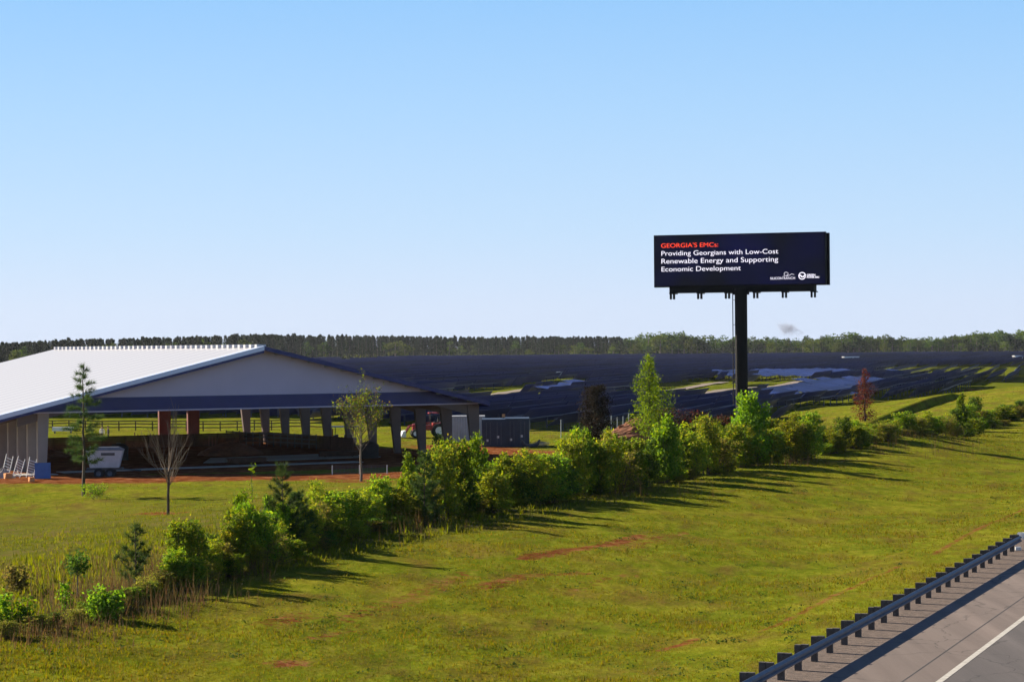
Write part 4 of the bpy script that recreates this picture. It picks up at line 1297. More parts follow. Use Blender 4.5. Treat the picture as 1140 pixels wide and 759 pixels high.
sapling(108, 556, 540, 40, 'low green weed clump under the thin young pine', 'leaf_green', .12, 700, 7, .2, 'weed_clump')
sapling(490, 503, 482, 22, 'dark leafy bush beside the last but one building column', 'leaf_dark', .2, 500, 5, .6)

# tall dry weeds in the rough ground left of the hedge
def weeds():
    P = []; Hh = []; mi = []
    for cx, cy, n, hh, rad, m in [(60, 690, 700, .7, 1.6, 0), (20, 706, 900, .8, 1.3, 1), (100, 680, 900, .9, 1.5, 0), (150, 672, 1200, 1.1, 1.4, 0), (135, 660, 800, 1.0, 1.2, 1), (70, 706, 700, .55, 1.0, 1), (178, 640, 600, 1.2, .9, 0),
                               (112, 660, 500, .9, .9, 1), (182, 664, 800, .9, 1.1, 0), (40, 660, 500, .6, 2.0, 0), (85, 640, 400, .6, 2.5, 0), (140, 630, 500, .9, 1.8, 0), (246, 640, 600, 1.0, .9, 1), (10, 640, 400, .7, 2.0, 0),
                               (880, 515, 500, 1.3, 1.5, 1), (1000, 500, 500, 1.2, 3.5, 0), (1040, 490, 500, 1.4, 4.0, 0), (690, 548, 400, 1.2, 2.0, 0), (260, 560, 260, .4, 5.0, 0), (430, 590, 500, 1.3, 2.0, 0)]:
        c = hit(cx, cy)
        n = int(n * .26)
        x = c.x + rng.normal(0, rad, n); y = c.y + rng.normal(0, rad * 1.5, n)
        P.append(np.stack([x, y, H(x, y)], -1)); Hh.append(rng.uniform(.35, 1.0, n) * hh); mi.append((rng.uniform(0, 1, n) < (.55 if m else .1)).astype(int))
    P = np.concatenate(P); Hh = np.concatenate(Hh); mi = np.concatenate(mi)
    for k, nm, lb in ((0, 'dry_weeds', 'tall dry straw-brown weeds along the rough edge of the field'), (1, 'red_weeds', 'reddish dock-like weeds at the foot of the bushes')):
        s = mi == k
        o = blades(nm, P[s], Hh[s], np.full(s.sum(), .026), M['weed' if k == 0 else 'weed_red'], .45, 2)
        tag(o, lb, 'weeds', kind='stuff')
weeds()

# ------------------------------------------------------------------ solar field
ROWA = R(14.2)
RV = np.array((math.sin(ROWA), math.cos(ROWA))); RW = np.array((math.cos(ROWA), -math.sin(ROWA)))
def flatpt(px, py):
    p = hit(px, py); return (p.x, p.y)
ROADS = [[(490, 449), (540, 440.5), (600, 432.5), (656, 424.5)], [(690, 446), (745, 435.5), (806, 426)], [(750, 445), (807, 434.8), (868, 430.2), (890, 425)], [(765, 447), (812, 439), (858, 431.5)],
         [(985, 421), (1040, 419)], [(548, 443), (568, 450)]]
ROADS = [[flatpt(*p) for p in r] for r in ROADS]
BLUE = [[(846, 441), (893, 426), (953, 425.5), (984, 428.5), (990, 431), (927, 449), (850, 450)], [(838, 417), (944, 416), (946, 419), (892, 424), (840, 425.5)],
        [(592, 443), (612, 437), (645, 430), (650, 433), (625, 441)], [(786, 419), (826, 416), (838, 422), (800, 424)], [(796, 445), (840, 437), (838, 447), (800, 449)], [(985, 417.5), (1030, 417.5), (1030, 419.5), (985, 419.5)]]
GAPS = [[(850, 426), (893, 424), (893, 430), (850, 438)], [(905, 424.5), (918, 424.5), (918, 429), (905, 429)], [(928, 424.5), (942, 424.5), (942, 429), (928, 429)], [(590, 421), (624, 418), (626, 422.5), (592, 424)],
        [(380, 398), (420, 397), (418, 402), (380, 404)], [(672, 424), (700, 420), (700, 424), (672, 427)]]

def solar():
    blocks = [(276, 424), (428, 566), (571, 742), (750, 988), (994, 1308), (1314, 1630), (1636, 2010)]
    segs = []
    for bi, (b0, b1) in enumerate(blocks):
        pitch = 4.3
        ang = R(13.0) if bi == 3 else ROWA
        RVb = np.array((math.sin(ang), math.cos(ang))); RWb = np.array((math.cos(ang), -math.sin(ang)))
        for k in range(-150, 150):
            a = k * pitch + (bi % 3) * 1.7
            pt0 = RWb * a + RVb * b0; pt1 = RWb * a + RVb * b1
            n = max(4, int((b1 - b0) / 8))
            ts = np.linspace(0, 1, n + 1)
            xs = pt0[0] + (pt1[0] - pt0[0]) * ts; ys = pt0[1] + (pt1[1] - pt0[1]) * ts
            zs = H(xs, ys)
            px, py, d = project(np.stack([xs, ys, zs], -1))
            ok = ((px > 330) | ((d < 440) & (px > 20))) & (px < 1215) & (d > 282) & (d < np.interp(px, [-150, 0, 260, 400, 560, 800, 1000, 1140, 1300], [1180, 1250, 1500, 1900, 1960, 1960, 1960, 1980, 2000]) - 24)
            # the near edge of the field
            near = np.interp(px, [30, 300, 420, 690, 850, 900, 960, 1000, 1075, 1140, 1250], [467, 467, 476, 482, 478, 470, 462, 453, 437, 430, 428])
            ok &= py < near
            hx = (xs - 84) / 34; hy = (ys - 312) / 62
            ok &= ~((hx ** 2 + hy ** 2) < np.where(px > 985, 3.4, 1.9))
            ok &= ~((px > 1085) & (d < 600))
            for r in ROADS:
                for p0, p1 in zip(r[:-1], r[1:]): ok &= seg_dist(xs, ys, p0, p1) > (3.8 + ys * .008)
            for g in GAPS: ok &= ~pin(px, py, g)
            # whole missing stretches of a row here and there, and the wide aisles at the right
            blue = np.zeros(len(px), bool)
            for bl in BLUE: blue |= pin(px, py, bl)
            if bi == 3 and k % 2: ok &= px < 975
            i = 0
            while i < n:
                if ok[i] and ok[i + 1]:
                    j = i
                    while j < n and ok[j] and ok[j + 1] and blue[j] == blue[i]: j += 1
                    if j - i >= 2 and rng.uniform() > .035: segs.append((xs[i], ys[i], xs[j], ys[j], bool(blue[i]), rng.normal(0, 5), rng.normal(0, .14), bool(bi == 3 and px[i] > 972)))
                    i = max(j, i + 1)
                else: i += 1
    def area(s): return math.hypot(s[2] - s[0], s[3] - s[1]) / ((s[1] + s[3]) / 2) ** 1.6 * (3 if s[4] else 1)
    segs.sort(key=area, reverse=True)
    print('SOLAR ROWS', len(segs), sum(s[4] for s in segs))
    def row_geo(s, mb, pmb, ox=0, oy=0, oz=0, posts=True, parts=True):
        x0, y0, x1, y1, bl, jt, jz, low = s
        dd_ = np.array((x1 - x0, y1 - y0)); dd_ /= np.linalg.norm(dd_); RW = np.array((dd_[1], -dd_[0]))
        L_ = math.hypot(x1 - x0, y1 - y0); n = max(2, int(L_ / 30))
        chord = 4.2 if bl else 2.8; tilt = R(-10) if bl else R(46 + jt)
        hc = 1.0 if low else 1.6; chord = 1.6 if low else chord
        # tilt > 0: low edge on the left, glass facing left towards the sun
        lat = np.array((RW[0] * math.cos(tilt), RW[1] * math.cos(tilt), math.sin(tilt)))
        nr = np.array((-RW[0] * math.sin(tilt), -RW[1] * math.sin(tilt), math.cos(tilt)))
        for i in range(n):
            t0 = i / n + .5 / L_; t1 = (i + 1) / n - .5 / L_
            c0 = np.array((x0 + (x1 - x0) * t0, y0 + (y1 - y0) * t0, 0)); c1 = np.array((x0 + (x1 - x0) * t1, y0 + (y1 - y0) * t1, 0))
            c0[2] = Hs(c0[0], c0[1]) + hc + jz; c1[2] = Hs(c1[0], c1[1]) + hc + jz
            c0 -= (ox, oy, oz); c1 -= (ox, oy, oz)
            h = lat * chord / 2
            top = [c0 - h, c0 + h, c1 + h, c1 - h]
            top = [p + nr * .02 for p in top]; bot = [p - nr * .04 for p in top]
            nn = mb.n; mb.raw(list(bot) + list(top), [(0, 3, 2, 1), (0, 1, 5, 4), (1, 2, 6, 5), (2, 3, 7, 6), (3, 0, 4, 7)], 1); mb.raw(top, [(0, 1, 2, 3)], 0)
        if posts:
            # torque tube with its posts, one connected frame
            m = max(2, int(L_ / 9)); hw = .07
            st = [0.0]
            for i in range(m):
                c = (i + .5) / m * L_; st += [c - hw, c + hw]
            st.append(L_)
            vs = []; fs = []
            for d_ in st:
                t = d_ / L_; x = x0 + (x1 - x0) * t; y = y0 + (y1 - y0) * t; z = Hs(x, y) + hc - .12
                for a_, b_ in ((-hw, -hw), (hw, -hw), (hw, hw), (-hw, hw)):
                    vs.append((x + RW[0] * a_ - ox, y + RW[1] * a_ - oy, z + b_ - oz))
            for i in range(len(st) - 1):
                o_ = 4 * i; isp = (i % 2 == 1)
                for k in range(4):
                    if k == 0 and isp: continue
                    k2 = (k + 1) % 4; fs.append((o_ + k, o_ + k2, o_ + 4 + k2, o_ + 4 + k))
                if isp:
                    n0 = len(vs); q4 = (o_, o_ + 1, o_ + 5, o_ + 4)
                    for v_ in q4: vs.append((vs[v_][0], vs[v_][1], vs[v_][2] - 1.55))
                    for k in range(4): fs.append((q4[k], q4[(k + 1) % 4], n0 + (k + 1) % 4, n0 + k))
            pmb.raw(vs, fs)
    rest = MB()
    gback = 'rows of solar panels seen from their dark backs'; gblue = 'blue rows of solar panels reflecting the sky'
    for i, s in enumerate(segs):
        if i < 298:
            x, y = (s[0] + s[2]) / 2, (s[1] + s[3]) / 2; z = Hs(x, y)
            o = empty('solar_panel_row', (x, y, z))
            if s[4]: tag(o, 'blue row of solar panels tilted to the road and mirroring the sky', 'solar panels', gblue)
            else: tag(o, 'long dark row of solar panels seen from behind in the solar field', 'solar panels', gback)
            mb = MB(); pm = MB(); near_ = y < 900; row_geo(s, mb, pm, x, y, z, posts=near_)
            mb.build('panel_table', [M['panel_glass'], M['panel_back']], o)
            if near_: pm.build('support_frame', M['galv'], o)
        else:
            row_geo(s, rest, None, posts=False)
    o = rest.build('solar_rows', [M['panel_glass'], M['panel_back']]); tag(o, 'far mass of dark solar panel rows before the tree line', 'solar panels', kind='stuff')
solar()
def drape(name, pts, w, m, lift=.06):
    mb = MB(); vs = []; fs = []
    P2 = []
    for a, b in zip(pts[:-1], pts[1:]):
        n = max(2, int(math.hypot(b[0] - a[0], b[1] - a[1]) / 8))
        for i in range(n): P2.append((a[0] + (b[0] - a[0]) * i / n, a[1] + (b[1] - a[1]) * i / n))
    P2.append(pts[-1])
    for i, p in enumerate(P2):
        q = P2[min(i + 1, len(P2) - 1)]; r = P2[max(i - 1, 0)]
        d = np.array((q[0] - r[0], q[1] - r[1])); d /= np.linalg.norm(d); nx_, ny_ = -d[1] * w / 2, d[0] * w / 2
        for sx in (1, 0, -1):
            x, y = p[0] + nx_ * sx, p[1] + ny_ * sx; vs.append((x, y, Hs(x, y) + lift))
    for i in range(len(P2) - 1):
        for k in (0, 1): fs.append((3 * i + k, 3 * i + k + 1, 3 * i + k + 4, 3 * i + k + 3))
    mb.raw(vs, fs); o = mb.build(name, m); tag(o, kind='structure')
for r in ROADS: drape('farm_track', r, 3.2, M['track_soil'], .25)

# small far white equipment huts in the field
def hut(px, py, D, w, h, label):
    P = at_depth(px, py, D); z = Hs(P.x, P.y)
    root = empty('equipment_hut', (P.x, P.y, z), R(20), label, 'hut')
    mb = MB(); mb.box((0, 0, h / 2 + .5), (w, 3, h)); mb.build('body', M['white_paint'], root)
    mb = MB(); mb.box((0, 0, h + .6), (w + .4, 3.4, .2)); mb.build('roof', M['galv_light'], root)
    mb = MB(); mb.box((0, 0, .24), (w * .9, 2.6, .55)); mb.build('base', M['concrete'], root)
    mb = MB(); mb.box((w * .2, -1.53, h * .45 + .5), (1.2, .06, h * .8)); mb.build('door', M['galv'], root)
hut(617, 421.5, 760, 4.2, 1.1, 'white equipment hut in the middle of the solar field')
hut(947, 397.5, 1250, 9, 2.4, 'far white equipment hut near the tree line right of the pole')
hut(1133, 398.5, 1250, 5, 2.2, 'small far white equipment hut at the right picture edge')

# ------------------------------------------------------------------ far woods
def far_tree_mesh(kind):
    mb = MB()
    if kind == 'pine':
        h = 19 * rng.uniform(.9, 1.1); mb.tube([(0, 0, -.3), (0, 0, h * .96)], [.26, .08], 5)
        n = 300; t = rng.beta(1.5, 1.1, n); z = h * (.16 + .84 * t)
        r = (3.4 * np.clip(1.03 - t, 0, 1) ** .75 * np.minimum(1, .35 + 1.6 * t) + .35) * np.sqrt(rng.uniform(.05, 1, n)) * rng.uniform(.7, 1.2, n)
        a = rng.integers(0, 9, n) * .7 + rng.normal(0, .25, n); P = np.stack([r * np.cos(a), r * np.sin(a), z], -1)
        V = leaf_quads(P, np.full(n, 1.15), .2, .8)
    else:
        h = 17 * rng.uniform(.85, 1.1); mb.tube([(0, 0, -.3), (.2, 0, h * .4), (0, .2, h * .8)], [.35, .26, .08], 5)
        nc = 13; cs = []
        for i in range(nc):
            a = rng.uniform(0, 6.28); z = rng.uniform(.22, .86); rr = 4.2 * math.sin(math.pi * min(1, z * .92 + .1)) ** .7 * rng.uniform(.3, 1)
            cs.append((rr * math.cos(a), rr * math.sin(a), h * z, rng.uniform(1.5, 2.6)))
        P = []
        for cx, cy, cz, cr in cs:
            v = rng.normal(0, 1, (34, 3)); v /= np.linalg.norm(v, axis=1, keepdims=True); P.append(np.array((cx, cy, cz)) + v * cr * rng.uniform(.6, 1.08, (34, 1)) * (1, 1, .85))
        P = np.concatenate(P); V = leaf_quads(P, np.full(len(P), 1.0), .35, .85)
    return h, mb, V

def woods():
    protos = {}
    for kind, m, nvar in (('pine', 'far_pine', 5), ('leaf', 'far_leaf', 5), ('light', 'far_leaf_light', 3)):
        for v in range(nvar):
            h, mb, V = far_tree_mesh('pine' if kind == 'pine' else 'leaf')
            protos[kind, v] = [h, mb, V, m, None]
    lab = {'pine': ('pine_tree', 'dark slender pine in the tree line along the horizon', 'pine tree', 'dark pines in the tree line'),
           'leaf': ('broadleaf_tree', 'rounded green broadleaf tree in the tree line along the horizon', 'tree', 'broadleaf trees in the tree line'),
           'light': ('broadleaf_tree', 'pale fresh-green round tree standing out from the dark tree line', 'tree', 'pale green trees in the tree line')}
    spots = []
    def edge_D(px): return float(np.interp(px, [-150, 0, 260, 400, 560, 800, 1000, 1140, 1300], [1180, 1250, 1500, 1900, 1960, 1960, 1960, 1980, 2000]))
    def top(px): return float(np.interp(px, [-100, 0, 90, 180, 290, 400, 540, 700, 725, 745, 790, 830, 900, 945, 1000, 1040, 1090, 1140, 1250],
                                        [381, 381, 377, 375, 371.5, 373, 374.5, 374, 370, 366.5, 374, 374, 375, 369.5, 374, 373, 367, 366, 366]))
    x = -70.0
    while x < 1215:
        pine = x < 700 and rng.uniform() < .86
        kind = 'pine' if pine else 'leaf'
        D = edge_D(x) + rng.uniform(0, 30)
        spots.append((kind, x, D, top(x) + rng.normal(1.0, .9 if pine else 1.8) + (6 if not pine and x < 700 else 0), 1.0)); x += rng.uniform(3.2, 5.2) if pine else rng.uniform(5.5, 8.5)
    for px, tp, sc in [(440, 377, 1.0), (451, 381, .7), (515, 384, .6), (640, 383, .7), (655, 385, .6), (683, 384, .7), (706, 381, .8), (735, 371, 1.0), (770, 376, .8), (860, 380, .7), (905, 376, .9), (1010, 379, .8), (1070, 380, .8), (1120, 379, .9), (20, 388, .6), (60, 388, .6), (590, 388, .5), (560, 387, .5), (930, 380, .8), (985, 381, .7)]:
        spots.append(('light', px, edge_D(px) - 14, tp, sc))
    nv = {'pine': 5, 'leaf': 5, 'light': 3}
    for i, (kind, px, D, tp, sc) in enumerate(spots):
        P = at_depth(px, 390, D); z = Hs(P.x, P.y); hh = max(7.0, at_depth(px, tp, D).z - z)
        v = int(rng.integers(0, nv[kind])); pr = protos[kind, v]
        s = hh / pr[0]; wsc = s * rng.uniform(.9, 1.4) if kind == 'pine' else s * rng.uniform(1.1, 1.9)
        nm, lb, ct, gr = lab[kind]
        if pr[4] is None:
            o = empty(nm, (0, 0, 0), 0, lb, ct, gr)
            pr[1].build('trunk', M['bark_grey'], o); link('crown', poly_mesh('crown', pr[2], 4, M[pr[3]]), o); pr[4] = o
        else: o = copy_thing(pr[4], (0, 0, 0), 0, (1, 1, 1), lb, ct, gr)
        o.location = (P.x, P.y, z); o.rotation_euler = (0, 0, rng.uniform(0, 6.28)); o.scale = (wsc, wsc, s)
    print('FAR TREES', len(spots))
    # the wood behind that front rank: one mass
    VV = []; mi = []
    mats_ = [M['far_pine'], M['far_leaf']]
    for k in range(1300):
        px = rng.uniform(-90, 1240); D = edge_D(px) + rng.uniform(30, 150); kind = 'pine' if px < 690 else 'leaf'
        P = at_depth(px, 390, D); z = Hs(P.x, P.y); hh = max(8, at_depth(px, top(px) + (rng.normal(1.8, 1.0) if px < 690 else rng.normal(4.5, 1.6)), D).z - z)
        pr = protos[kind, int(rng.integers(0, 5))]; s = hh / pr[0]; a = rng.uniform(0, 6.28)
        V = pr[2] * s; ca, sa = math.cos(a), math.sin(a)
        V = np.stack([V[:, 0] * ca - V[:, 1] * sa + P.x, V[:, 0] * sa + V[:, 1] * ca + P.y, V[:, 2] + z], -1)
        VV.append(V); mi.append(np.full(len(V) // 4, 0 if kind == 'pine' else 1))
    o = link('woods', poly_mesh('woods', np.concatenate(VV), 4, mats_, np.concatenate(mi))); tag(o, 'dense far-off mixed wood closing the solar field', 'woods', kind='stuff')
    # dim undergrowth filling the foot of the wood
    n = 26000; px = rng.uniform(-90, 1240, n); D = np.interp(px, [-150, 0, 260, 400, 560, 800, 1000, 1140, 1300], [1180, 1250, 1500, 1900, 1960, 1960, 1960, 1980, 2000]) + rng.uniform(2, 60, n)
    xs = (px - 570) / F * D; zz = H(xs, D) + rng.uniform(0, 7, n)
    o = link('undergrowth', poly_mesh('undergrowth', leaf_quads(np.stack([xs, D, zz], -1), np.full(n, 1.6), .3, .9), 4, M['far_pine'])); tag(o, 'dark undergrowth at the foot of the far wood', 'undergrowth', kind='stuff')
woods()
# ------------------------------------------------------------------ things in and around the building
def ground_at(px, py, D):
    P = at_depth(px, py, D); P.z = Hs(P.x, P.y); return P

# shipping containers: navy pair and the grey one beside the last column
def container(p, rz, L_, w, h, m, label, ends=True):
    root = empty('shipping_container', p, rz, label, 'container')
    mb = MB()
    def corr(a, b, out):      # corrugated side between two ground points
        a = np.array(a, float); b = np.array(b, float); out = np.array(out, float)
        n = max(6, int(np.linalg.norm(b - a) / .28)); pts = []
        for i in range(n):
            t0 = i / n
            for f, o in ((0, 0), (.3, 0), (.5, .04), (.8, .04)):
                pts.append(a + (b - a) * (t0 + f / n) - out * o)
        pts.append(b)
        for q0, q1 in zip(pts[:-1], pts[1:]): mb.quad((q0[0], q0[1], .15), (q1[0], q1[1], .15), (q1[0], q1[1], h - .1), (q0[0], q0[1], h - .1))
    x, y = w / 2, L_ / 2
    corr((-x, -y, 0), (x, -y, 0), (0, -1, 0)); corr((x, -y, 0), (x, y, 0), (1, 0, 0)); corr((x, y, 0), (-x, y, 0), (0, 1, 0)); corr((-x, y, 0), (-x, -y, 0), (-1, 0, 0))
    mb.build('body', m, root)
    mb = MB(); mb.box((0, 0, h - .05), (w - .02, L_ - .02, .1)); mb.build('roof', m, root)
    mb = MB()
    for sx in (-1, 1):
        for sy in (-1, 1): mb.box((sx * (x - .06), sy * (y - .06), h / 2), (.16, .16, h + .02))
    for z in (.08, h - .06):
        for sy in (-1, 1): mb.box((0, sy * (y - .03), z), (w - .3, .12, .16))
        for sx in (-1, 1): mb.box((sx * (x - .03), 0, z), (.12, L_ - .3, .16))
    mb.build('frame', m, root)
    if ends:
        for sx in (-.5, .5):
            mb = MB(); mb.box((sx * (w / 2 - .1) , -y - .02, h / 2), (w / 2 - .16, .05, h - .4)); d = mb.build('door', m, root)
            mb = MB()
            for k in (-.25, .25): mb.tube([(sx * (w / 2 - .1) + k * .8, -y - .07, .3), (sx * (w / 2 - .1) + k * .8, -y - .07, h - .3)], .025, 6)
            mb.build('lock_bar', M['galv'], d)
            mb = MB(); mb.box((sx * (w / 2 - .1) - .12, -y - .055, .75 + (sx > 0) * .35), (.24, .02, .24)); mb.build('placard', M['galv_light'], d)
p = ground_at(550, 484, 240); container(p, R(0), 6.0, 2.42, 2.9, M['container_navy'], 'dark navy shipping container, the one of the pair nearer the building')
p = ground_at(576, 484, 240); container(p, R(0), 6.0, 2.42, 2.9, M['container_navy'], 'dark navy shipping container, the one of the pair nearer the wire fence')
p = ground_at(516, 484, 250); container(p, R(0), 3.0, 4.6, 3.0, M['container_grey'], 'light grey corrugated container behind the last column of the building', False)
# orange bucket-like lamp box on top
p = ground_at(560.5, 455, 238)
root = empty('work_light', (p.x, p.y, p.z + 2.9), 0, 'small orange work light on top between the two navy containers', 'work light')
mb = MB(); mb.box((0, 0, .28), (.34, .22, .30)); mb.build('lamp_housing', M['orange_paint'], root)
mb = MB(); mb.box((0, 0, .07), (.1, .1, .14)); mb.box((0, 0, .015), (.5, .3, .03)); mb.build('stand', M['galv'], root)

# wire fence behind the hedge
def fence(name, label, pts, h, gap, ext=.0):
    root = empty(name, (pts[0][0], pts[0][1], 0), 0, label, 'fence'); inv = np.array((pts[0][0], pts[0][1], 0))
    wires = MB()
    for (x0, y0), (x1, y1) in zip(pts[:-1], pts[1:]):
        L_ = math.hypot(x1 - x0, y1 - y0); n = max(1, int(L_ / gap))
        for i in range(n + 1):
            x, y = x0 + (x1 - x0) * i / n, y0 + (y1 - y0) * i / n; z = Hs(x, y)
            mb = MB(); hh = h + (ext if i % 3 == 0 else 0); mb.tube([(x - inv[0], y - inv[1], z - .1), (x - inv[0], y - inv[1], z + hh)], .045, 8); mb.build('post', M['galv_light'], root)
            if i < n:
                xa, ya = x0 + (x1 - x0) * (i + 1) / n, y0 + (y1 - y0) * (i + 1) / n; za = Hs(xa, ya)
                for k in np.linspace(.06, h - .05, 9): wires.beam((x - inv[0], y - inv[1], z + k), (xa - inv[0], ya - inv[1], za + k), .012, .012)
                m = int(L_ / n / .3)
                for j in range(1, m):
                    t = j / m; a = (x + (xa - x) * t - inv[0], y + (ya - y) * t - inv[1]); wires.beam((a[0], a[1], z + .05), (a[0] , a[1], z + h - .05), .010, .010)
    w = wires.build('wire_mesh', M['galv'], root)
fence('wire_fence', 'tall wire mesh fence with steel posts between the navy containers and the copper tree', [tuple(ground_at(589, 480, 262)[:2]), tuple(ground_at(660, 480, 262)[:2]), tuple(ground_at(700, 478, 280)[:2])], 2.1, 2.8, .3)
fence('wire_fence', 'low welded wire panel fence beside the young oval tree', [tuple(hit(370, 528)[:2]), tuple(hit(431, 527.5)[:2])], .75, 2.2)

# sheets stacked beside the containers
p = ground_at(600, 487, 242)
root = empty('sheet_stack', p, R(15), 'pale stack of bent metal sheets on the grass beside the navy containers', 'sheet stack')
for k in range(4):
    mb = MB(); mb.box((0 + .12 * k, -.1 * k, .05 + .10 * k), (1.5 - .25 * k, 1.6, .05), R(4 * k), 0, Matrix.Rotation(R(12), 3, 'Y')); mb.build('sheet', M['galv_light'], root)

# red telehandler-like tractor parked behind the columns
def tractor():
    p = ground_at(477, 480, 264)
    root = empty('red_tractor', p, R(8), 'red tractor with a canopy and front loader parked behind the right columns', 'tractor')
    mb = MB()
    mb.box((-.2, 0, 1.15), (3.0, 1.0, .62)); mb.hexa([(-1.9, -.42, .85), (-.5, -.46, .85), (-.5, .46, .85), (-1.9, .42, .85)], [(-1.85, -.36, 1.55), (-.5, -.44, 1.78), (-.5, .44, 1.78), (-1.85, .36, 1.55)])
    mb.box((.95, 0, 1.35), (1.0, 1.5, .7)); mb.build('body', M['red_paint'], root)
    mb = MB()
    for sx, sy in ((.2, -.6), (.2, .6), (1.5, -.6), (1.5, .6)): mb.tube([(sx, sy, 1.3), (sx, sy, 2.75)], .05, 6)
    mb.build('roll_frame', M['steel_dark'], root)
    mb = MB(); mb.box((.85, 0, 2.82), (1.7, 1.5, .12)); mb.build('canopy', M['red_paint'], root)
    mb = MB(); mb.box((.9, 0, 1.75), (.5, .5, .12)); mb.box((1.15, 0, 2.05), (.12, .5, .6)); mb.build('seat', M['rubber'], root)
    for x, y, r, w in ((1.15, -.85, .82, .42), (1.15, .85, .82, .42), (-1.55, -.72, .5, .3), (-1.55, .72, .5, .3)):
        mb = MB(); mb.lathe([(r * .55, -w / 2), (r * .92, -w / 2), (r, -w * .3), (r, w * .3), (r * .92, w / 2), (r * .55, w / 2)], (x, y, r), 'Y', 20); wh = mb.build('wheel', M['rubber'], root)
        mb = MB(); mb.lathe([(0, -w * .3), (r * .55, -w * .42), (r * .55, w * .42), (0, w * .3)], (x, y, r), 'Y', 16); mb.build('rim', M['white_paint'], wh)
    mb = MB()
    for y in (-.62, .62): mb.beam((.1, y, 1.7), (-2.2, y, 1.35), .1, .16); mb.beam((-2.2, y, 1.35), (-2.75, y, .5), .1, .16)
    mb.build('loader_arm', M['red_paint'], root)
    mb = MB(); mb.hexa([(-3.3, -1, .1), (-2.7, -1, .1), (-2.7, 1, .1), (-3.3, 1, .1)], [(-3.0, -1, .8), (-2.7, -1, .85), (-2.7, 1, .85), (-3.0, 1, .8)]); mb.build('bucket', M['white_paint'], root)
tractor()

# white trailer under the roof
def trailer():
    p = Vector(tuple(ground_at(117, 526, 186)[:2]) + (BZ,))
    root = empty('hopper_trailer', p, R(6), 'white trailer with sloping ends and black wheels in the shade behind the thin pine', 'trailer')
    mb = MB()
    mb.hexa([(-1.15, -.9, .85), (1.15, -.9, .85), (1.15, .9, .85), (-1.15, .9, .85)], [(-1.45, -1.05, 2.25), (1.5, -1.05, 2.25), (1.5, 1.05, 2.25), (-1.45, 1.05, 2.25)]); mb.build('body', M['trailer_white'], root)
    mb = MB(); mb.hexa([(-1.5, -1.1, 2.26), (1.55, -1.1, 2.26), (1.55, 1.1, 2.26), (-1.5, 1.1, 2.26)], [(-1.2, -.8, 2.5), (1.1, -.8, 2.5), (1.1, .8, 2.5), (-1.2, .8, 2.5)]); mb.build('lid', M['galv'], root)
    mb = MB(); mb.box((0, 0, .74), (2.9, 1.2, .16)); mb.beam((1.4, 0, .7), (2.9, 0, .55), .12, .12); mb.build('chassis', M['steel_dark'], root)
    for x in (-.45, .45):
        for y in (-.95, .95):
            mb = MB(); mb.lathe([(.2, -.11), (.36, -.11), (.4, -.06), (.4, .06), (.36, .11), (.2, .11)], (x, y, .4), 'Y', 18); w = mb.build('wheel', M['rubber'], root)
            mb = MB(); mb.lathe([(0, -.08), (.2, -.115), (.2, .115), (0, .08)], (x, y, .4), 'Y', 14); mb.build('rim', M['galv'], w)
    mb = MB(); mb.box((.3, -1.02, 1.95), (1.1, .03, .22)); mb.build('side_marking', M['steel_dark'], root)
trailer()

# utility cart with a white canopy in the far opening
def cart():
    p = Vector(tuple(ground_at(383, 478, 240)[:2]) + (BZ,)); p.z = Hs(p.x, p.y)
    root = empty('utility_cart', p, R(4), 'dark utility cart with thin white canopy seen through the building opening', 'utility cart')
    mb = MB(); mb.box((0, 0, .7), (2.6, 1.3, .5)); mb.hexa([(-1.3, -.6, .95), (-.6, -.6, .95), (-.6, .6, .95), (-1.3, .6, .95)], [(-1.1, -.55, 1.25), (-.6, -.55, 1.35), (-.6, .55, 1.35), (-1.1, .55, 1.25)]); mb.box((.3, 0, 1.1), (.6, 1.2, .35)); mb.build('body', M['steel_dark'], root)
    mb = MB(); mb.box((.1, 0, 2.15), (2.9, 1.4, .12)); mb.build('canopy', M['white_paint'], root)
    mb = MB()
    for x in (-.9, 1.2):
        for y in (-.6, .6): mb.tube([(x, y, .9), (x, y, 2.1)], .035, 6)
    mb.build('canopy_post', M['steel_dark'], root)
    for x in (-.9, .9):
        for y in (-.62, .62):
            mb = MB(); mb.lathe([(.0, -.12), (.3, -.12), (.34, 0), (.3, .12), (0, .12)], (x, y, .34), 'Y', 16); mb.build('wheel', M['rubber'], root)
    mb = MB(); mb.box((-1.32, 0, 1.45), (.06, .75, .95), R(25)); mb.build('windscreen', M['orange_paint'], root)
cart()

# blue board and stacks leaning at the left columns
p = Vector(barn(2.2, -.55, BZ + .09))
q = at_depth(47.5, 531, 182)
root = empty('blue_board', (q.x, q.y, BZ + .09), BARN_ROT * .4, 'bright blue board standing upright against the corner column', 'board')
mb = MB(); mb.box((0, 0, .68), (1.25, .10, 1.36), 0, 0, Matrix.Rotation(R(-7), 3, 'X')); mb.build('panel', M['blue_board'], root)
mb = MB(); mb.box((0, .06, .08), (1.3, .3, .1)); mb.build('foot_rail', M['steel_dark'], root)
def rack(px, py, D, label, tilt, n=7):
    P = at_depth(px, py, D)
    root = empty('slatted_rack', (P.x, P.y, BZ + .09), R(20), label, 'rack'); root.scale = (.62, .7, .85)
    T = Matrix.Rotation(R(tilt), 3, 'Y')
    for sx in (-.45, .45):
        mb = MB(); c = T @ Vector((sx, 0, 1.0)); mb.box(c, (.07, .10, 2.0), 0, 0, T); mb.build('side_rail', M['white_paint'], root)
    for k in range(n):
        mb = MB(); c = T @ Vector((0, -.02, .22 + k * 1.7 / n)); mb.box(c, (.98, .12, .07), 0, 0, T); mb.build('slat', M['white_paint'], root)
rack(33, 527, 184, 'white slatted rack leaning beside the corner column', 14)
